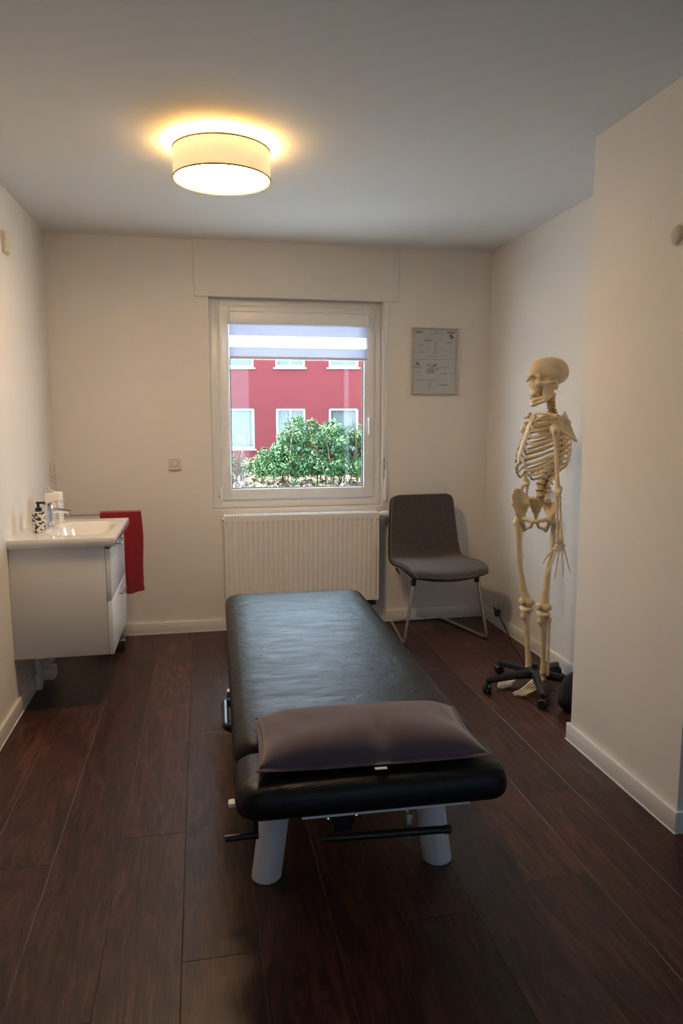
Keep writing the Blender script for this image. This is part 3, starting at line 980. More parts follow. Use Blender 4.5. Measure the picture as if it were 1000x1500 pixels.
# local: y from -1.04 (head, near camera) to +1.05 (foot)
prof = [(.030, .392), (.012, .396), (.003, .408), (0, .424), (.003, .442), (.012, .458), (.026, .468), (.046, .474)]
bm = BM(); pad(bm, .735, 1.84, .075, prof, .008, (0, .135, 0)); obj('long_cushion', bm, M['vinyl'], bed, angle=60)
HT = Matrix.Translation((0, -.795, .0)) @ Matrix.Rotation(math.radians(2.0), 4, 'X')
bm = BM(); pad(bm, .735, .50, .085, prof, .008, (0, 0, -.004), mtx=Matrix.Translation((0, -.798, 0)) @ Matrix.Rotation(math.radians(0), 4, 'X'))
bm.free()
bm = BM()
hp = [(.030, .385), (.010, .388), (.002, .400), (0, .420), (.002, .440), (.010, .458), (.024, .468), (.045, .472)]
pad(bm, .735, .245, .060, hp, .004, (0, -.918, 0)); obj('head_cushion', bm, M['vinyl'], bed, angle=60)
bm = BM()
box(bm, (-.20, -1.026, .3785), (.25, -.80, .3855), .001); obj('head_board', bm, M['pvc'], bed, smooth=False)
bm = BM()
for sx in (-1, 1): box(bm, (sx*.27-.02, -.78, .345), (sx*.27+.02, 1.0, .392), .004)
for y in (-.66, .62, .92): box(bm, (-.29, y, .330), (.29, y+.05, .372), .004)
obj('frame', bm, M['black_metal'], bed)
bm = BM(); box(bm, (-.11, -.45, .26), (.11, .60, .345), .006); obj('lifting_column', bm, M['black_metal'], bed)
for sx in (-1, 1):
    for yy in (-.68, .78):
        bm = BM()
        p0 = Vector((sx*.272, yy, 0)); p1 = Vector((sx*.226, yy, .345))
        tt = (p1-p0)
        n = 28
        lo = [bm.verts.new(p0+Vector((.046*math.cos(2*PI*i/n), .046*math.sin(2*PI*i/n), .004))) for i in range(n)]
        lo0 = [bm.verts.new(p0+Vector((.043*math.cos(2*PI*i/n), .043*math.sin(2*PI*i/n), .0))) for i in range(n)]
        hi_ = [bm.verts.new(p1+Vector((.046*math.cos(2*PI*i/n), .046*math.sin(2*PI*i/n), 0))) for i in range(n)]
        for a, b in ((lo0, lo), (lo, hi_)):
            for i in range(n): bm.faces.new([a[i], a[(i+1) % n], b[(i+1) % n], b[i]])
        bm.faces.new(lo0); bm.faces.new(hi_)
        lg = obj('leg', bm, M['leg_grey'], bed)
# adjustment bar
bm = BM(); tube(bm, [(-.142, -1.000, .305), (-.138, -1.000, .305), (.200, -.993, .292), (.205, -.993, .292)], [.009, .0105, .0105, .009], 14); ab = obj('adjusting_bar', bm, M['black_metal'], bed)
bm = BM(); tube(bm, [(.192, -.9933, .2922), (.208, -.993, .2915)], .0118, 14); obj('bar_cap', bm, M['gasket'], ab)
bm = BM(); box(bm, (-.112, -.985, .31), (-.062, -.955, .382), .003); box(bm, (-.117, -.988, .335), (-.112, -.95, .383), .001); box(bm, (-.062, -.988, .335), (-.057, -.95, .383), .001)
br = obj('bar_bracket', bm, M['black_metal'], bed)
bm = BM()
bm.free()
for x, z in ((-.126, .352), (-.049, .355)):
    bm = BM(); lathe(bm, [(.005, x-.004), (.0055, x), (.005, x+.004)], (0, -.985, z), 10, 'X')
    obj('bolt', bm, M['chrome'], br)
bm = BM(); tube(bm, fillet([(.090, -.96, .385), (.088, -.97, .345), (.105, -.975, .325), (.095, -.98, .318)], .008), .004, 8)
lathe(bm, [(.008, -.985), (.008, -.955)], (.095, 0, .278), 12, 'Y'); box(bm, (.088, -.985, .275), (.102, -.965, .34), .002); obj('release_lever', bm, M['steel'], bed)
# side fittings, left edge
bm = BM(); tube(bm, fillet([(-.355, -.475, .385), (-.385, -.475, .40), (-.385, -.265, .40), (-.355, -.265, .385)], .012), .012, 10); obj('side_grip', bm, M['black_plastic'], bed)
bm = BM(); box(bm, (-.378, -.22, .395), (-.366, -.19, .42), .002); obj('side_clip', bm, M['steel'], bed)
bm = BM(); tube(bm, [(-.30, -.80, .213), (-.395, -.80, .209)], .0105, 12); lg2 = obj('pedal_bar', bm, M['black_plastic'], bed)
bm = BM(); box(bm, (-.315, -.805, .20), (-.300, -.74, .345), .002); obj('pedal_arm', bm, M['black_metal'], bed)
bm = BM(); box(bm, (-.385, -.93, .372), (-.350, -.90, .386), .006); obj('edge_tab', bm, M['pvc'], bed)

# pillow -----------------------------------------------------------------
pw = thing('pillow', 'mauve grey fabric pillow lying on the head end of the couch', 'pillow', (.440, 1.895, .476), math.radians(-2.5))
def pillow_grid(N=44, Mv=30):
    bm = BM(); a_, b_ = .305, .158
    S_ = {}
    for side in (1, -1):
        for i in range(N+1):
            for j in range(Mv+1):
                u = -1+2*i/N; w = -1+2*j/Mv
                x = a_*u*(1-.045*(1-u*u)*0 - .05*(1-abs(w))**0*0 + .0)
                y = b_*w
                # pulled-in edges, pointed corners
                x *= 1-.05*(1-w*w); y *= 1-.09*(1-u*u)
                prof_ = max(0, (1-u**4))**.55*max(0, (1-w**4))**.60
                dent = .20*math.exp(-((u-.06)/.13)**2)*(.7-.5*w) + .24*math.exp(-((u-.10-.05*w)/.03)**2)*max(0, .2-w)
                h = prof_*(.074*(1-dent) + .007*math.sin(4.5*u+1)*math.cos(2.1*w) + .0025*math.sin(14*u+6*w)*math.exp(-((abs(u)-.85)/.2)**2) + .002*math.sin(23*u-4*w)*max(0, -w))
                edge = i in (0, N) or j in (0, Mv)
                if edge:
                    if side == -1: S_[(side, i, j)] = S_[(1, i, j)]; continue
                    z = .018+.010*abs(u)**3
                    S_[(side, i, j)] = bm.verts.new((x, y, z)); continue
                z = .018+.010*abs(u)**3*abs(w) + h*1.0 if side == 1 else .018 - min(.016, .02*prof_)
                S_[(side, i, j)] = bm.verts.new((x, y, z))
    for side in (1, -1):
        for i in range(N):
            for j in range(Mv):
                q = [S_[(side, i, j)], S_[(side, i+1, j)], S_[(side, i+1, j+1)], S_[(side, i, j+1)]]
                bm.faces.new(q if side == 1 else q[::-1])
    edge = [S_[(1, i, 0)].co.copy() for i in range(N)]+[S_[(1, N, j)].co.copy() for j in range(Mv)]+[S_[(1, i, Mv)].co.copy() for i in range(N, 0, -1)]+[S_[(1, 0, j)].co.copy() for j in range(Mv, 0, -1)]
    return bm, edge
bm, edge = pillow_grid()
obj('cover', bm, M['pillow'], pw, angle=None)
bm = BM()
fl = []
for e in edge:
    d = Vector((e.x, e.y, 0)); d = Vector((e.x/.3, e.y/.15, 0)).normalized()
    fl.append((e, e+Vector((d.x*.012, d.y*.012, -.002))))
n = len(fl)
va = [bm.verts.new(a+Vector((0, 0, .002))) for a, b in fl]; vb = [bm.verts.new(b+Vector((0, 0, .0012))) for a, b in fl]
vc = [bm.verts.new(a-Vector((0, 0, .002))) for a, b in fl]; vd = [bm.verts.new(b-Vector((0, 0, .0012))) for a, b in fl]
for i in range(n):
    j = (i+1) % n
    bm.faces.new([va[i], vb[i], vb[j], va[j]]); bm.faces.new([vb[i], vd[i], vd[j], vb[j]]); bm.faces.new([vd[i], vc[i], vc[j], vd[j]])
obj('flange_seam', bm, M['pillow'], pw)
bm = BM(); box(bm, (-.005, -.172, .0105), (.028, -.160, .0125), .0005); obj('care_label', bm, M['tissue'], pw)

# ------------------------------------------------------------------ chair
ch = thing('visitor_chair', 'charcoal fabric chair with steel sled frame in the corner right of the radiator', 'chair', (1.462, 4.375, 0), math.radians(4.3))
prof_c = curve_pts([(0, -.285, .428), (0, -.262, .452), (0, -.15, .462), (0, 0, .452), (0, .085, .452), (0, .135, .470), (0, .163, .515), (0, .180, .60), (0, .202, .74), (0, .222, .885)], 14)
prof_c = [prof_c[0]]+[p for a_, p in zip(prof_c, prof_c[1:])]
def width_at(s_):   # half-width along the shell
    if s_ < .5: return .255
    return .255-.035*((s_-.5)/.5)
NP = len(prof_c)
def shell(off0, off1, shrink, x_n=18):
    bm = BM(); lay = []
    cum = [0]
    for a, b in zip(prof_c, prof_c[1:]): cum.append(cum[-1]+(b-a).length)
    for off in (off0, off1):
        rows__ = []
        for i, p in enumerate(prof_c):
            s_ = cum[i]/cum[-1]
            t_ = (prof_c[min(i+1, NP-1)]-prof_c[max(i-1, 0)]).normalized()
            nrm = Vector((0, -t_.z, t_.y))   # towards the sitter
            hw_ = width_at(s_)-shrink
            # rounded outline corners
            d0 = min(cum[i]-0, cum[-1]-cum[i])
            rc = .045
            if d0 < rc: hw_ -= rc-math.sqrt(max(0, rc*rc-(rc-d0)**2))
            rr = []
            for k in range(x_n+1):
                u = -1+2*k/x_n
                x = hw_*u
                q = p + nrm*(off*(1-.35*abs(u)**8) if off > 0 else off)
                fr = max(0, 1-s_/.22)
                q = q + Vector((0, -.030*fr*(1-u*u), -.012*fr*(1-u*u)))           # front edge bows forward
                q = q + nrm*(.014*u*u*(1 if s_ < .62 else .6))
                rr.append(bm.verts.new((x, q.y, q.z)))
            rows__.append(rr)
        lay.append(rows__)
    for L_ in lay:
        for a, b in zip(L_, L_[1:]):
            for k in range(x_n): bm.faces.new([a[k], a[k+1], b[k+1], b[k]])
    A, B = lay
    for k in range(x_n):
        for r in (0, -1): bm.faces.new([A[r][k], A[r][k+1], B[r][k+1], B[r][k]])
    for r in range(NP-1):
        for k in (0, -1): bm.faces.new([A[r][k], A[r+1][k], B[r+1][k], B[r][k]])
    rim = [v_.co.copy() for v_ in B[0]]+[r[-1].co.copy() for r in B[1:]]+[v_.co.copy() for v_ in B[-1][::-1][1:]]+[r[0].co.copy() for r in B[::-1][1:-1]]
    return bm, rim
bm, _ = shell(-.014, .004, 0); obj('seat_shell', bm, M['chair_back'], ch, angle=50)
bm, rim = shell(.004, .030, .007); obj('seat_cushion', bm, M['chair'], ch, angle=50)
bm = BM(); tube(bm, rim, .0035, 6, closed=True); obj('piping', bm, M['chair_pipe'], ch)
fx0, fx1, fyf, fyr = .212, .278, -.225, .285
path = [(-.19, .10, .428), (-fx0, fyf+.02, .405), (-fx1, fyf-.005, .010), (-.182, fyr, .010), (.182, fyr, .010), (fx1, fyf-.005, .010), (fx0, fyf+.02, .405), (.19, .10, .428)]
bm = BM(); tube(bm, fillet(path, .028, 6), .0098, 12); fr_ = obj('sled_frame', bm, M['steel'], ch)
bm = BM(); tube(bm, [(-.19, .10, .428), (.19, .10, .428)], .009, 10); obj('cross_tube', bm, M['black_metal'], ch)
for x in (-1, 1):
    bm = BM(); lathe(bm, [(.014, .372), (.0165, .378), (.0165, .412), (.012, .42)], (x*fx0, fyf+.02, 0), 14); obj('leg_sleeve', bm, M['black_plastic'], ch)
    bm = BM(); box(bm, (x*.27-.010, fyf-.014, 0), (x*.27+.010, fyf+.03, .006), .002); obj('floor_glide', bm, M['black_plastic'], ch)
bm = BM(); tube(bm, [(-.235, .05, .432), (-.225, .02, .405)], .006, 8); obj('stack_hook', bm, M['black_plastic'], ch)

# ------------------------------------------------------------------ power cord
t = thing('power_cord', 'black power cord with plug trailing from the low socket on the right wall', 'cord', (XR-.05, 4.2, 0))
bm = BM(); pts = curve_pts([(.012, .195, .100), (.000, .200, .140), (-.012, .150, .142), (-.016, .050, .105), (-.018, -.08, .035), (-.03, -.16, .006), (-.06, -.30, .005), (-.10, -.48, .005), (-.12, -.62, .005)], 7)
tube(bm, pts, .0042, 8); obj('cable', bm, M['black_plastic'], t)
bm = BM(); box(bm, (.006, .176, .078), (.040, .214, .125), .008, 3); obj('plug', bm, M['black_plastic'], t)

# black bag behind the partition end
bg_ = thing('black_bag', 'slumped black fabric bag on the floor behind the end of the right wall', 'bag', (1.772, 3.045, 0))
q = SDF((-.17, -.15, -.005), (.115, .15, .26), .006)
q.add(q.ell((0, 0, .07), (.105, .12, .085)), .02).add(q.ell((-.035, -.02, .045), (.085, .10, .05)), .02).add(q.cap((.03, 0, .10), (.055, .02, .185), .06, .03), .03).add(q.cap((-.02, -.03, .11), (.05, .0, .20), .028, .012), .02)
q.d = np.maximum(q.d, -q.P[..., 2]+.001)
q.mesh('bag_body', M['bag'], bg_).scale = (1.02, .5, 1.25)
bm = BM(); tube(bm, curve_pts([(-.02, -.06, .125), (-.05, -.09, .10), (-.06, -.10, .05), (-.07, -.085, .01)], 6), .008, 8, flat=.4); obj('strap', bm, M['bag'], bg_)

# ------------------------------------------------------------------ skeleton
SK = thing('anatomical_skeleton', 'life-size ivory anatomical skeleton model on a black rolling stand in the right recess', 'skeleton', (1.672, 3.33, 0), math.radians(182))
# local axes: +x forward (towards the left wall), +y its left (towards the camera), +z up
bone, bw = M['bone'], M['bone_white']

def skull():
    q = SDF((-.115, -.085, -.085), (.125, .085, .140), .0030)
    q.add(q.ell((-.014, 0, .054), (.094, .071, .074)))
    q.add(q.ell((.036, 0, .066), (.046, .056, .050)), .02)
    q.add(q.ell((-.052, 0, .030), (.048, .058, .046)), .02)
    q.add(q.ell((.050, 0, .000), (.036, .036, .060)), .012)
    q.add(q.ell((.060, 0, -.030), (.026, .030, .036)), .012)
    q.add(q.cap((.073, -.018, -.052), (.073, .018, -.052), .015), .012)
    q.add(q.cap((.078, -.030, .046), (.078, .030, .046), .010), .012)
    for s_ in (-1, 1):
        q.add(q.cap((.076, s_*.030, .046), (.060, s_*.049, .034), .008), .008)
        q.add(q.cap((.060, s_*.049, .036), (.058, s_*.050, .004), .0075), .006)
        q.add(q.ell((.056, s_*.044, -.004), (.019, .014, .016)), .010)
        q.add(q.cap((.050, s_*.056, .000), (-.006, s_*.066, -.002), .0060), .006)
        q.add(q.ell((-.018, s_*.055, -.020), (.014, .012, .026)), .010)
        q.add(q.ell((.020, s_*.044, -.012), (.028, .014, .026)), .010)
    for s_ in (-1, 1):
        q.sub(q.ell((.083, s_*.030, .024), (.026, .0185, .0165)), .004)
        q.sub(q.ell((.030, s_*.070, .018), (.024, .018, .020)), .008)
        q.sub(q.ell((-.003, s_*.070, -.014), (.0065, .018, .0065)), .002)
    q.add(q.cap((.082, 0, .040), (.097, 0, .016), .0065), .005)
    q.sub(q.ell((.094, 0, -.010), (.016, .0120, .017)), .003)
    q.sub(q.ell((.030, 0, -.070), (.036, .020, .024)), .006)
    o = q.mesh('skull', bone, SK)
    o.location = (-.012, 0, 1.571); o.rotation_euler = (0, math.radians(7), math.radians(-6)); o.scale = (1.03, .98, .93)
    m_ = SDF((-.03, -.07, -.130), (.11, .07, .015), .0028)
    for s_ in (-1, 1):
        m_.add(m_.tri((-.006, s_*.053, -.008), (.034, s_*.050, -.010), (-.004, s_*.050, -.072), .0060))
        m_.add(m_.tri((.034, s_*.050, -.010), (.040, s_*.044, -.075), (-.004, s_*.050, -.072), .0060), .003)
        m_.add(m_.cap((-.004, s_*.050, -.070), (.036, s_*.042, -.094), .009, .011), .006)
        m_.add(m_.cap((.034, s_*.044, -.076), (.074, s_*.015, -.084), .010, .010), .008)
        m_.add(m_.cap((.036, s_*.041, -.094), (.077, s_*.014, -.108), .010, .010), .006)
    m_.add(m_.cap((.078, -.012, -.108), (.078, .012, -.108), .0115), .008)
    m_.add(m_.cap((.077, -.013, -.090), (.077, .013, -.090), .011), .010)
    md = m_.mesh('jaw', bone, o)
    bm = BM()
    for z, k in ((-.063, 1), (-.076, -1)):
        for i in range(14):
            a = (i-6.5)/6.5*1.25
            x = .045+.040*math.cos(a); y = .031*math.sin(a)
            t_ = bmesh.new(); bmesh.ops.create_icosphere(t_, subdivisions=1, radius=1)
            mt = Matrix.Translation((x, y, z)) @ Matrix.Diagonal((.0042, .0034, .0068, 1))
            merge(bm, t_, 0, mt)
    obj('teeth', bm, bw, o)
    bm = BM(); tube(bm, [(-.045+.022*math.cos(a), .056, -.035+.028*math.sin(a)) for a in [PI*1.4+PI*1.2*k/12 for k in range(13)]], .0011, 6); obj('jaw_spring', bm, M['steel'], o)
    bm = BM(); tube(bm, curve_pts([(-.005, 0, .118), (-.002, 0, .132), (-.012, .0, .139), (-.022, 0, .135)], 5), .0018, 6); obj('hanging_hook', bm, M['steel'], o)
skull()

# spine: control points (x, z) of vertebral bodies from atlas to L5
spine_c = curve_pts([(-.030, 0, 1.520), (-.026, 0, 1.470), (-.040, 0, 1.420), (-.072, 0, 1.345), (-.086, 0, 1.270), (-.072, 0, 1.190), (-.026, 0, 1.120), (.006, 0, 1.060), (.000, 0, 1.005)], 12)
cum = [0]
for a, b in zip(spine_c, spine_c[1:]): cum.append(cum[-1]+(b-a).length)
def spine_at(s_):
    d = s_*cum[-1]
    for i in range(len(cum)-1):
        if cum[i+1] >= d:
            t_ = (d-cum[i])/(cum[i+1]-cum[i])
            return spine_c[i].lerp(spine_c[i+1], t_), (spine_c[i+1]-spine_c[i]).normalized()
    return spine_c[-1], (spine_c[-1]-spine_c[-2]).normalized()
hts = [.0145]*7+[.0185+.0006*i for i in range(12)]+[.0285]*5
gap_ = .0045
tot = sum(hts)+gap_*24
acc = 0; VERT = []
for i in range(24):
    h = hts[i]; mid = (acc+h/2)/tot; endp = (acc+h+gap_/2)/tot
    p, d = spine_at(mid); pe, de = spine_at(endp)
    acc += h+gap_
    r = .0125 if i < 7 else (.014+.0006*(i-7) if i < 19 else .0235)
    bm = BM()
    hh = h*cum[-1]/tot/2
    lathe(bm, [(r*.92, -hh), (r, -hh*.8), (r*.86, 0), (r, hh*.8), (r*.92, hh)], n=14, sx=.85)
    sp = .022 if i < 7 else (.034 if i < 19 else .040)
    drop = -.004 if i < 7 else (-.022 if i < 19 else -.008)
    tube(bm, [(-r*.6, 0, 0), (-r-.010, 0, -.002), (-r-sp, 0, drop)], [.008, .007, .005], 8, up=(0, 0, 1), flat=.55)
    tw = .020 if i < 7 else (.030 if i < 19 else .036)
    for s_ in (-1, 1):
        tube(bm, [(-r*.7, 0, 0), (-r*.9-.006, s_*.012, .002), (-r-.008, s_*tw, .002)], [.006, .005, .004], 7)
        tube(bm, [(-r-.004, s_*.010, -hh*1.2), (-r-.004, s_*.011, hh*1.2)], [.005, .005], 6)
    o = obj('vertebra', bm, bone, SK)
    o.location = p
    q_ = Vector((0, 0, -1)).rotation_difference(d); o.rotation_mode = 'QUATERNION'; o.rotation_quaternion = q_
    VERT.append((p, r))
    bm = BM(); lathe(bm, [(r*.95, -.0028), (r*1.01, 0), (r*.95, .0028)], n=14, sx=.85)
    dd = obj('disc', bm, M['disc'] if i > 18 else M['cartilage'], o); dd.location = (0, 0, -hh-.0023)
# spinal nerve roots
bm = BM()
for i, (p, r) in enumerate(VERT):
    if i < 7 or i > 17:
        for s_ in (-1, 1):
            tube(bm, [p+Vector((-r*.7, s_*.008, -.008)), p+Vector((-r*.5, s_*(r+.004), -.012)), p+Vector((-r*.1, s_*(r+.010), -.022))], [.0042, .0040, .0026], 7)
obj('nerve_roots', bm, M['nerve'], SK)['kind'] = 'stuff'
bm = BM()
tube(bm, [p+Vector((-r*.35, r*1.02, 0)) for p, r in VERT[:7]], .0026, 7); tube(bm, [p+Vector((-r*.35, -r*1.02, 0)) for p, r in VERT[:7]], .0026, 7)
tube(bm, [p+Vector((-r*1.15, 0, 0)) for p, r in VERT], .0045, 8)
obj('spinal_cord', bm, M['artery'], SK)

# sternum
q = SDF((.02, -.04, 1.13), (.16, .04, 1.43), .0034)
SM = [(.054, 1.405), (.074, 1.355), (.105, 1.275), (.122, 1.215), (.124, 1.175)]
for (x0, z0), (x1, z1), w0, w1 in zip(SM, SM[1:], (.026, .016, .018, .016), (.015, .018, .016, .006)):
    for s_ in (-1, 0, 1):
        q.add(q.cap((x0, s_*w0*.7, z0), (x1, s_*w1*.7, z1), .0065, .006), .006)
q.mesh('sternum', bone, SK)
def stern(z):
    for (x0, z0), (x1, z1) in zip(SM, SM[1:]):
        if z >= z1: 
            t_ = (z0-z)/(z0-z1); return x0+(x1-x0)*max(0, t_)
    return SM[-1][0]
# ribs
for i in range(12):
    p, r = VERT[7+i]
    k = i+1
    hwid = [.058, .082, .098, .110, .118, .124, .128, .128, .124, .116, .104, .088][i]
    frontx = [.050, .068, .082, .094, .104, .110, .112, .108, .098, .080, .030, -.02][i]
    dropz = [.028, .045, .058, .070, .080, .088, .096, .102, .104, .100, .075, .05][i]
    for s_ in (-1, 1):
        ctrl = []
        bx, bz_ = p.x-.012, p.z
        ctrl.append((bx, s_*.012, bz_+.002))
        ctrl.append((bx-.018, s_*hwid*.38, bz_-.002))
        ctrl.append((bx-.008, s_*hwid*.72, bz_-dropz*.16))
        ctrl.append((bx+.030, s_*hwid*.97, bz_-dropz*.40))
        if k < 11:
            ctrl.append((bx+(frontx-bx)*.62, s_*hwid*.98, bz_-dropz*.68))
            ctrl.append((bx+(frontx-bx)*.86, s_*hwid*.78, bz_-dropz*.90))
            ctrl.append((frontx, s_*hwid*.52, bz_-dropz))
        else:
            ctrl.append((bx+(frontx-bx)*.9, s_*hwid*1.0, bz_-dropz))
        pts = curve_pts(ctrl, 5)
        bm = BM(); tube(bm, pts, [.0045]+[.0064]*(len(pts)-2)+[.0052], 8, up=(0, 0, 1), flat=.5)
        rb = obj('rib', bm, bone, SK)
        if k < 11:
            zs_ = max(1.190, 1.398-.031*(k-1)) if k <= 7 else 1.190-.0
            e = Vector(ctrl[-1])
            if k <= 7:
                end = Vector((stern(zs_), s_*.014, zs_))
                mid = e.lerp(end, .5)+Vector((.008, 0, -.004*k*.3))
            else:
                end = Vector((.118-.008*(k-7), s_*(.024+.016*(k-7)), 1.180-.012*(k-7)))
                mid = e.lerp(end, .5)+Vector((.008, 0, -.010))
            bm = BM(); tube(bm, curve_pts([e, mid, end], 5), .0058, 8, up=(0, 0, 1), flat=.6)
            obj('costal_cartilage', bm, M['cartilage'], rb)

# shoulder girdle and arms
for s_ in (-1, 1):
    bm = BM(); pts = curve_pts([(.060, s_*.022, 1.415), (.056, s_*.065, 1.418), (.024, s_*.110, 1.414), (.010, s_*.150, 1.402)], 6)
    n_ = len(pts); tube(bm, pts, [.0088-.003*math.sin(PI*i/(n_-1)) for i in range(n_)], 10)
    obj('clavicle', bm, bone, SK)
    q = SDF((-.155, .05, 1.24), (.055, .20, 1.45), .0036)
    sup, inf, gl, lat = (-.070, .075, 1.425), (-.125, .098, 1.285), (.012, .148, 1.352), (-.060, .132, 1.315)
    q.add(q.tri(sup, inf, gl, .0038)); q.add(q.tri(inf, lat, gl, .0042), .006)
    q.add(q.cap(sup, inf, .0052), .004).add(q.cap(inf, gl, .0062), .004)
    q.add(q.cap((-.098, .084, 1.375), (-.030, .150, 1.402), .006), .006).add(q.cap((-.030, .150, 1.402), (.014, .168, 1.398), .008, .007), .004)
    q.add(q.cap((-.005, .130, 1.378), (.030, .140, 1.370), .006), .006)
    q.add(q.ell(gl, (.012, .010, .018)), .006)
    o = q.mesh('scapula', bone, SK); o.scale = (1, s_, 1)
    if s_ < 0:
        o.data.flip_normals()
    # humerus
    sh = Vector((.030 if s_ > 0 else .010, s_*.172, 1.340)); el = Vector((.018 if s_ > 0 else -.012, s_*.194, 1.050))
    def longbone(name, a, b, r, parts, pad_=.045, h=.0042):
        a = Vector(a); b = Vector(b)
        lo = [min(a[i], b[i])-pad_ for i in range(3)]; hi = [max(a[i], b[i])+pad_ for i in range(3)]
        q = SDF(lo, hi, h)
        m1 = a.lerp(b, .25); m2 = a.lerp(b, .78)
        q.add(q.cap(a, m1, r*1.5, r)).add(q.cap(m1, m2, r, r*.95), .008).add(q.cap(m2, b, r*.95, r*1.5), .008)
        for c, rr in parts: q.add(q.ell(c, rr), .008)
        return q.mesh(name, bone, SK)
    longbone('humerus', sh, el, .0098, [(sh+Vector((0, -s_*.010, .004)), (.022, .021, .022)), (sh+Vector((.004, s_*.012, -.006)), (.016, .013, .018)),
             (el+Vector((0, s_*.016, .0)), (.012, .014, .012)), (el+Vector((0, -s_*.016, .002)), (.012, .015, .011))])
    wr = Vector((-.002, s_*.200, .806))
    longbone('ulna', el+Vector((-.012, -s_*.006, -.002)), wr+Vector((-.012, -s_*.006, .0)), .0058, [(el+Vector((-.016, -s_*.004, .010)), (.011, .010, .018)), (wr+Vector((-.012, -s_*.006, .002)), (.008, .008, .010))], .03, .0036)
    longbone('radius', el+Vector((.010, s_*.012, -.022)), wr+Vector((.016, s_*.006, .004)), .0060, [(el+Vector((.010, s_*.012, -.018)), (.011, .011, .007)), (wr+Vector((.014, s_*.006, .006)), (.013, .011, .014))], .03, .0036)
    # hand, palm towards the thigh, fingers slightly spread; local frame at the wrist
    q = SDF((-.055, -.035, -.235), (.075, .035, .02), .0027)
    for cx__, cz__ in ((-.018, -.012), (-.006, -.009), (.008, -.010), (.018, -.016), (-.016, -.026), (-.004, -.025), (.009, -.026), (.020, -.030)):
        q.add(q.ell((cx__, 0, cz__), (.0078, .0078, .0078)), .002)
    for fi, (x0, ang, l) in enumerate(((-.020, -17, (.052, .033, .019, .015)), (-.008, -6, (.057, .039, .023, .016)), (.004, 6, (.060, .042, .026, .017)), (.016, 17, (.062, .037, .023, .016)))):
        p0 = Vector((x0, 0, -.034)); a0 = math.radians(ang*(1.0 if s_ > 0 else .4)); cur = 0.0
        for bi, L_ in enumerate(l):
            dirv = Vector((math.sin(a0)*math.cos(cur), -math.sin(cur), -math.cos(a0)*math.cos(cur)))
            p1 = p0+dirv*L_
            r0 = (.0050, .0042, .0037, .0032)[bi]
            q.add(q.cap(p0, p0.lerp(p1, .5), r0*1.15, r0*.75)).add(q.cap(p0.lerp(p1, .5), p1-dirv*.002, r0*.75, r0*1.05))
            p0 = p1+dirv*.0015; cur += math.radians((5, 9, 8, 0)[bi])
    p0 = Vector((.024, -.004, -.026)); dirs = [Vector((.62, -.25, -.75)), Vector((.45, -.25, -.86)), Vector((.35, -.25, -.9))]
    for dv, L_, r0 in zip(dirs, (.042, .030, .022), (.0052, .0045, .0038)):
        dv.normalize(); p1 = p0+dv*L_
        q.add(q.cap(p0, p0.lerp(p1, .5), r0*1.15, r0*.75)).add(q.cap(p0.lerp(p1, .5), p1, r0*.75, r0))
        p0 = p1+dv*.0015
    hnd = q.mesh('hand', bw, SK)
    hnd.location = wr+Vector((0, 0, -.004)); hnd.scale = (1, s_, 1)
    hnd.rotation_euler = (0, 0, math.radians(-18 if s_ > 0 else 48))
    if s_ < 0: hnd.data.flip_normals()

# pelvis and legs, turned a little towards the camera
PV = Matrix.Rotation(math.radians(18), 4, 'Z'); PH = Matrix.Rotation(math.radians(60), 4, 'Z')
def pv(x, y, z):
    return PV @ Vector((x, y, z))
q = SDF((-.135, -.165, .81), (.135, .165, 1.06), .0042)
for s_ in (-1, 1):
    T = lambda x, y, z: np.array((x, s_*y, z))
    Sj, Ps, Cb, Ct, A_, Ai = T(-.050, .040, .965), T(-.085, .045, .990), T(-.062, .095, 1.030), T(.000, .132, 1.030), T(.062, .132, .972), T(.046, .105, .925)
    Hh, N_, Mm = T(.012, .090, .895), T(-.050, .062, .925), T(-.022, .100, .972)
    Pb, Is = T(.070, .012, .885), T(-.018, .062, .832)
    C1, C2 = T(-.034, .118, 1.038), T(.036, .140, 1.006)
    for a, b in ((Ps, Cb), (Cb, C1), (C1, Ct), (Ct, C2), (C2, A_), (A_, Ai), (Ai, Hh), (Hh, N_), (N_, Sj), (Sj, Ps)):
        q.add(q.tri(Mm, a, b, .0042), .009)
    for a, b in ((Ps, Cb), (Cb, C1), (C1, Ct), (Ct, C2), (C2, A_)): q.add(q.cap(a, b, .0065), .004)
    q.add(q.cap(A_, Ai, .007), .004).add(q.cap(Ai, Hh, .010, .022), .010)
    q.add(q.ell(Hh, (.027, .022, .027)), .008)
    q.add(q.cap(Hh, Pb, .012, .010), .008).add(q.cap(Hh, Is, .016, .014), .010).add(q.cap(Is, T(.050, .022, .855), .009, .008), .006).add(q.cap(T(.050, .022, .855), Pb, .008, .011), .006)
    q.add(q.cap(N_, Hh, .011, .016), .008).add(q.cap(Sj, N_, .009), .006)
    q.sub(q.ell(T(.016, .116, .892), (.020, .018, .020)), .004)
q.add(q.cap((.070, -.012, .885), (.070, .012, .885), .010), .004)
pel = q.mesh('pelvis', bone, SK); pel.rotation_euler = (0, 0, math.radians(60)); pel.scale = (.93, .84, .97); pel.location = (.022, -.006, .028)
q = SDF((-.125, -.06, .845), (-.005, .06, 1.01), .004)
for a, b, w0, w1, r0, r1 in (((-.036, 0, .992), (-.066, 0, .955), .038, .030, .013, .012), ((-.066, 0, .955), (-.092, 0, .915), .028, .016, .012, .009), ((-.092, 0, .915), (-.088, 0, .875), .012, .004, .008, .005)):
    for t_ in (-1, -.5, 0, .5, 1): q.add(q.cap((a[0], t_*w0, a[2]), (b[0], t_*w1, b[2]), r0*(1-.2*abs(t_)), r1*(1-.2*abs(t_))), .005)
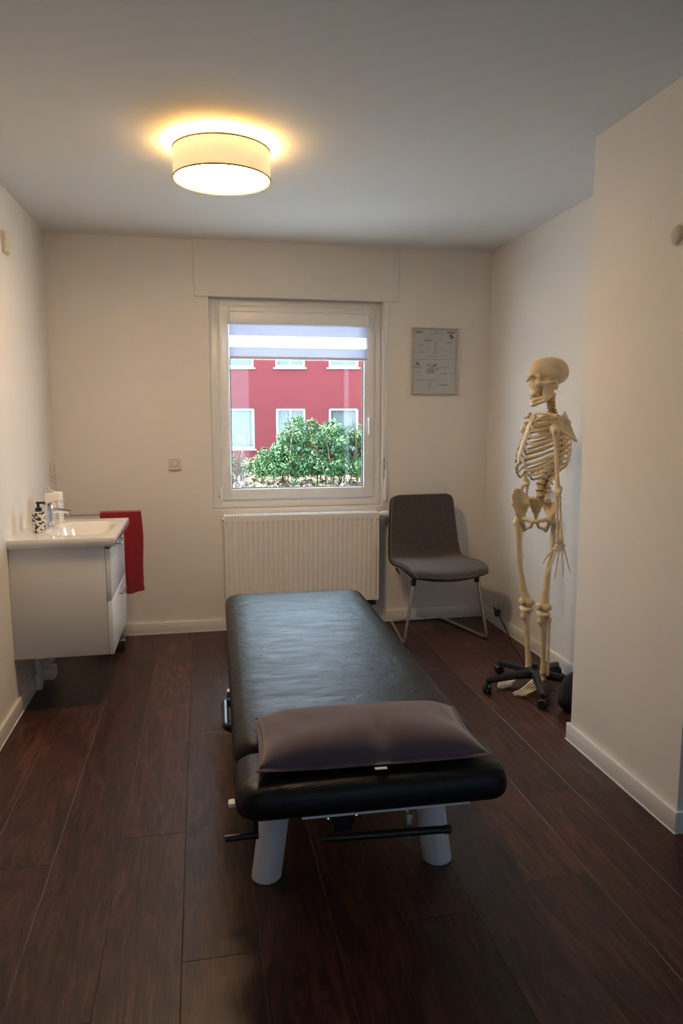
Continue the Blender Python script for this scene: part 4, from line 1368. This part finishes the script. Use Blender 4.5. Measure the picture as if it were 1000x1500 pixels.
for z, x in ((.968, -.050), (.945, -.068), (.922, -.082)):
    for s_ in (-1, 1): q.sub(q.ell((x+.012, s_*.018, z), (.008, .005, .005)), .002)
q.mesh('sacrum', bone, pel)

for s_ in (-1, 1):
    hip = PH @ Vector((.006, s_*.076, .893))+Vector((.022, -.006, 0)); kn = pv(.018, s_*.058, .452); an = pv(-.012, s_*.050, .108)
    trc = PH @ Vector((-.008, s_*(.112 if s_ > 0 else .094), .862))+Vector((.022, -.006, 0))
    def q_long(name, lo, hi, h=.0044):
        return SDF([min(a, b)-.05 for a, b in zip(lo, hi)], [max(a, b)+.05 for a, b in zip(lo, hi)], h)
    q = q_long('femur', kn, trc)
    q.add(q.ell(hip, (.0225, .0225, .0225))).add(q.cap(hip, trc, .013, .015), .008)
    q.add(q.ell(trc+Vector((0, 0, .004)), (.017, .016, .022)), .010)
    m0 = trc.lerp(kn, .10)+PV @ Vector((.002, -s_*.008, 0)); m1 = trc.lerp(kn, .45)+PV @ Vector((.014, -s_*.002, 0)); m2 = trc.lerp(kn, .82)+PV @ Vector((.006, 0, 0))
    q.add(q.cap(trc+PV @ Vector((.0, -s_*.010, -.006)), m0, .017, .0150), .010).add(q.cap(m0, m1, .0150, .0125), .010).add(q.cap(m1, m2, .0125, .0145), .010).add(q.cap(m2, kn+Vector((0, 0, .010)), .0145, .026), .012)
    for y in (-1, 1): q.add(q.ell(kn+PV @ Vector((-.004, y*.021, .000)), (.028, .0185, .022)), .006)
    q.sub(q.ell(kn+PV @ Vector((-.022, 0, -.014)), (.018, .008, .016)), .004)
    q.mesh('femur', bone, SK)
    kt = kn+Vector((0, 0, -.040))
    q = q_long('tibia', an, kt+Vector((0, 0, .01)))
    for y in (-1, 1): q.add(q.ell(kt+PV @ Vector((-.004, y*.018, .004)), (.024, .021, .015)), .006)
    q.add(q.cap(kt+Vector((0, 0, -.004)), kt.lerp(an, .18), .026, .0165), .012).add(q.cap(kt.lerp(an, .18), kt.lerp(an, .75), .0155, .0115), .010).add(q.cap(kt.lerp(an, .75), an, .0115, .018), .010)
    q.add(q.ell(kt+PV @ Vector((.022, 0, -.034)), (.010, .010, .016)), .008)
    q.add(q.ell(an+PV @ Vector((0, -s_*.018, -.010)), (.010, .008, .014)), .006)
    q.mesh('tibia', bone, SK)
    f0 = kt+PV @ Vector((-.016, s_*.030, -.020)); f1 = an+PV @ Vector((-.008, s_*.023, -.014))
    q = q_long('fibula', f1, f0, .004)
    q.add(q.ell(f0, (.012, .011, .013))).add(q.cap(f0, f0.lerp(f1, .15), .009, .0060), .006).add(q.cap(f0.lerp(f1, .15), f0.lerp(f1, .85), .0058, .0056), .004).add(q.cap(f0.lerp(f1, .85), f1, .0056, .010), .006)
    q.mesh('fibula', bone, SK)
    q = SDF((-.025, -.03, -.032), (.025, .03, .032), .0036); q.add(q.ell((0, 0, 0), (.0085, .018, .020)))
    pa = q.mesh('patella', bone, SK); pa.location = kn+PV @ Vector((.031, 0, .006)); pa.rotation_euler = (0, 0, math.radians(18))
    # foot: local +x to the toes
    q = SDF((-.075, -.055, -.012), (.190, .055, .105), .0032)
    q.add(q.ell((-.012, 0, .078), (.024, .018, .019)))
    q.add(q.cap((-.045, 0, .030), (-.005, 0, .052), .022, .017), .010)
    q.add(q.ell((.022, .012, .058), (.014, .014, .013)), .005).add(q.ell((.018, -.014, .045), (.016, .012, .013)), .005)
    for y, x in ((.020, .045), (.006, .046), (-.007, .044)): q.add(q.ell((x, y, .048-.10*abs(y-.01)), (.013, .0075, .010)), .003)
    for k_, (y0, y1, L_, rr) in enumerate(((.022, .034, .108, .0070), (.010, .016, .112, .0050), (.000, .001, .106, .0048), (-.010, -.013, .099, .0046), (-.020, -.027, .090, .0048))):
        a = Vector((.052-.006*k_, y0, .044-.005*k_)); b = Vector((L_, y1, .012+.001*k_))
        q.add(q.cap(a, a.lerp(b, .5), rr*1.2, rr*.75)).add(q.cap(a.lerp(b, .5), b, rr*.75, rr*1.25))
        p0 = b+Vector((.004, .0005, .001))
        for L2, zz in ((.020, -.001), (.011, -.001), (.009, -.003))[:2 if k_ == 0 else 3]:
            if k_ == 0: L2 *= 1.25
            p1 = p0+Vector((L2, (y1-y0)*.10, zz)); p1.z = max(p1.z, .006)
            q.add(q.cap(p0, p1, rr*.95, rr*.8)); p0 = p1+Vector((.003, 0, 0))
    fo = q.mesh('foot', bw, SK)
    az = 22 if s_ > 0 else 6
    fo.rotation_euler = (math.radians(0), math.radians(4), math.radians(az)); fo.scale = (1.16, -s_*.88, 1.0)
    fo.location = an+Vector((.004, 0, -.088))
    if -s_ < 0: fo.data.flip_normals()

# stand
bm = BM(); tube(bm, [(-.050, 0, .085), (-.060, 0, .50), (-.075, 0, .93)], .0085, 12); obj('stand_pole', bm, M['steel'], SK)
base = BM()
lathe(base, [(.034, .060), (.036, .066), (.036, .098), (.030, .104), (.016, .110), (.016, .135)], (-.0, 0, 0), 20)
hub_off = (-.0, 0)
base_pts = []
for k in range(5):
    a = math.radians(182+72*k-180-182)   # world azimuth minus the stand's own rotation
    wa = math.radians(180.5+72*k-182)
    dx, dy = math.cos(wa), math.sin(wa)
    tube(base, [(dx*.015, dy*.015, .083), (dx*.12, dy*.12, .079), (dx*.215, dy*.215, .068), (dx*.262, dy*.262, .062)], [.026, .022, .018, .015], 10, up=(0, 0, 1), flat=.85)
    base_pts.append((dx*.258, dy*.258, wa))
base = obj('stand_base', base, M['black_plastic'], SK)
for x, y, wa in base_pts:
    bm = BM()
    lathe(bm, [(.007, .045), (.007, .066)], (0, 0, 0), 10)
    for s_ in (-1, 1):
        lathe(bm, [(.006, s_*.004), (.0225, s_*.004), (.025, s_*.008), (.025, s_*.017), (.021, s_*.022), (0, s_*.023)], (.006, 0, .0255), 18, 'Y')
    box(bm, (-.016, -.006, .022), (.020, .006, .052), .004)
    c = obj('caster', bm, M['black_plastic'], base); c.location = (x, y, 0); c.rotation_euler = (0, 0, wa+1.1)
bm = BM(); tube(bm, curve_pts([(-.055, 0, .10), (-.035, 0, .105), (-.01, 0, .10)], 4), .010, 10); obj('pole_socket', bm, M['black_metal'], SK)

# ------------------------------------------------------------------ outside
GZ = -.50
bm = BM(); box(bm, (-30, 15, GZ-.3), (40, 60, GZ)); struct(obj('floor_outside', bm, M['soil'], smooth=False), 'bare brown ground outside the window')
FW = Vector((math.sin(.1939), math.cos(.1939), 0)); RT = Vector((math.cos(.1939), -math.sin(.1939), 0))
bm = BM(); box(bm, (-30, 5.3, GZ-.3), (40, 15, GZ-.02)); struct(obj('pavement', bm, M['pavement'], smooth=False), 'unseen pale paving added outside the window to bounce daylight in')  # unseen paving, added pale to bounce daylight up to the ceiling
bm = BM(); box(bm, (-30, -30, GZ-.3), (40, YFR-.4, GZ-.02)); struct(obj('rear_yard', bm, M['pavement'], smooth=False), 'light paved yard behind the building')
def street(u, d, z=GZ): 
    p = FW*d+RT*u; return Vector((p.x, p.y, z))
hs = thing('red_house', 'red rendered house with white framed windows seen through the window', 'house', street(0, 24.5), -.1939)
hx = [-8.78, -7.0, -5.22, -3.44, -1.72, .07, 1.85, 3.63, 5.41, 7.2]
hzs = [(.83, 2.20), (3.55, 4.92)]
bm = BM()
xe = [-11.5]+[e for x in hx for e in (x-.5, x+.5)]+[10.0]
zlist = [0, hzs[0][0], hzs[0][1], hzs[1][0], hzs[1][1], 6.2]
for i in range(len(xe)-1):
    for j in range(5):
        if i % 2 == 1 and j in (1, 3): continue
        box(bm, (xe[i], 0, zlist[j]), (xe[i+1], .35, zlist[j+1]))
box(bm, (-11.5, .35, 0), (10, 8, 6.2))
obj('facade', bm, M['red_wall'], hs, smooth=False)
bm = BM()
vv = [bm.verts.new(p) for p in ((-11.9, -.4, 6.2), (10.4, -.4, 6.2), (10.4, 4, 8.6), (-11.9, 4, 8.6), (-11.9, 8.4, 6.2), (10.4, 8.4, 6.2))]
bm.faces.new([vv[0], vv[1], vv[2], vv[3]]); bm.faces.new([vv[3], vv[2], vv[5], vv[4]]); bm.faces.new([vv[0], vv[3], vv[4]]); bm.faces.new([vv[1], vv[5], vv[2]]); bm.faces.new([vv[0], vv[4], vv[5], vv[1]])
obj('roof', bm, M['roof'], hs, smooth=False)
fm = gm = cm = None
for wi, x in enumerate(hx):
    for z0, z1 in hzs:
        bm = BM()
        bars(bm, -.5, .5, 0, z1-z0, .075, .075, .085, .075, .06, .14, .006)
        if wi % 2 == 0: box(bm, (-.03, .07, .08), (.03, .13, z1-z0-.07), .004)
        box(bm, (-.56, -.06, -.05), (.56, .10, -.002), .006)
        w_ = obj('house_window', bm, M['house_trim'], hs); w_.location = (x, 0, z0)
        bm = BM(); box(bm, (-.43, .11, .08), (.43, .118, z1-z0-.07)); obj('window_pane', bm, M['glass'], w_, smooth=False)
        bm = BM()
        nn = 40
        for s0, s1 in ((-.43, .43),):
            top = [bm.verts.new((s0+(s1-s0)*i/nn, .17+.018*math.sin(i*1.25), z1-z0-.07)) for i in range(nn+1)]
            bot = [bm.verts.new((s0+(s1-s0)*i/nn, .17+.022*math.sin(i*1.25+.2), .08+(.0 if z0 < 2 else .35))) for i in range(nn+1)]
            for i in range(nn): bm.faces.new([top[i], top[i+1], bot[i+1], bot[i]])
        box(bm, (-.43, .30, .08), (.43, .32, z1-z0-.07), mi=1)
        obj('curtain', bm, [M['curtain'], M['house_glass']], w_, recalc=False)

def bush(name, label, loc, rx, ry, h, nleaf, ls, seed, m, group=None, holes=0.0):
    b = thing(name, label, 'shrub', loc, -.1939, group)
    r_ = np.random.RandomState(seed)
    bm = BM(); rr = random.Random(seed)
    for i in range(14):
        a = rr.random()*2*PI
        x0, y0 = rr.uniform(-rx*.6, rx*.6), rr.uniform(-ry*.4, ry*.4)
        tube(bm, [(x0, y0, 0), (x0+.08*math.cos(a), y0+.05*math.sin(a), h*.35), (x0+.25*math.cos(a), y0+.14*math.sin(a), h*.8)], [.022, .016, .007], 6)
    obj('stem', bm, M['twig'], b)
    # clumps make an uneven outline
    nx_ = max(4, int(rx*2/.24)); nz_ = max(3, int(h/.30)); C_ = []
    for i in range(nx_):
        u_ = -1+2*(i+.5)/nx_
        top = h*(1-abs(u_)**3.2*.55)*(.86+.07*u_+.08*math.sin(5.3*u_+seed)+.05*math.sin(11*u_+2*seed))
        for k in range(nz_):
            if rr.random() < holes: continue
            C_.append((rx*.93*u_+rr.uniform(-.07, .07), rr.uniform(-ry*.45, ry*.45), max(.50, (top-.16)*(k+.35)/(nz_-.65)+rr.uniform(-.06, .06))))
    C_ = np.array(C_); nc = len(C_)
    R_ = r_.uniform(.17, .28, nc)
    ci = r_.randint(0, nc, nleaf)
    d = r_.normal(size=(nleaf, 3)); d /= np.linalg.norm(d, axis=1)[:, None]
    p = C_[ci]+d*(R_[ci]*r_.uniform(.55, 1.08, nleaf))[:, None]
    p[:, 2] = np.clip(p[:, 2], .04, h*1.03)
    n_ = d*.7+r_.normal(size=(nleaf, 3))*.6+np.array([0, 0, .35]); n_ /= np.linalg.norm(n_, axis=1)[:, None]
    t_ = np.cross(n_, r_.normal(size=(nleaf, 3))); t_ /= np.linalg.norm(t_, axis=1)[:, None]
    bt = np.cross(n_, t_)
    L_ = (ls*r_.uniform(.7, 1.3, nleaf))[:, None]
    V_ = np.stack([p-t_*L_, p-bt*L_*.42+n_*L_*.12, p+t_*L_, p+bt*L_*.42+n_*L_*.12], 1).reshape(-1, 3)
    F_ = np.arange(nleaf*4).reshape(-1, 4)
    me = bpy.data.meshes.new('foliage'); me.from_pydata(V_.tolist(), [], F_.tolist()); finish(me, m, False)
    o = link(bpy.data.objects.new('foliage', me), b); o['kind'] = 'stuff'
    return b
bush('garden_shrub', 'large dense green shrub filling the lower half of the window view', street(-.55, 20.0), 1.95, .75, 2.02, 30000, .044, 3, M['leaf'])
bush('garden_shrub', 'thin pale green shrub at the left edge of the view through the window', street(-3.10, 20.6), .52, .4, 1.35, 1500, .050, 8, M['leaf_pale'], holes=.45)
# leaf litter
r_ = np.random.RandomState(4); nl = 9000
uu = r_.uniform(-7, 5, nl); dd = r_.uniform(15.5, 24.2, nl)
p = np.outer(dd, np.array(FW))+np.outer(uu, np.array(RT)); p[:, 2] = GZ+r_.uniform(.005, .10, nl)
n_ = r_.normal(size=(nl, 3))*.6+np.array([0, 0, .7]); n_ /= np.linalg.norm(n_, axis=1)[:, None]
t_ = np.cross(n_, r_.normal(size=(nl, 3))); t_ /= np.linalg.norm(t_, axis=1)[:, None]; bt = np.cross(n_, t_)
L_ = r_.uniform(.05, .11, nl)[:, None]
V_ = np.stack([p-t_*L_, p-bt*L_*.4, p+t_*L_, p+bt*L_*.4], 1).reshape(-1, 3)
me = bpy.data.meshes.new('leaf_litter'); me.from_pydata(V_.tolist(), [], np.arange(nl*4).reshape(-1, 4).tolist())
me.materials.append(M['leaf_dry']); me.materials.append(M['leaf_pale'])
me.polygons.foreach_set('material_index', (r_.uniform(size=nl) < .3).astype(int))
o = link(bpy.data.objects.new('leaf_litter', me)); tag(o, 'dry fallen leaves and twigs on the ground below the shrubs', 'leaves'); o['kind'] = 'stuff'
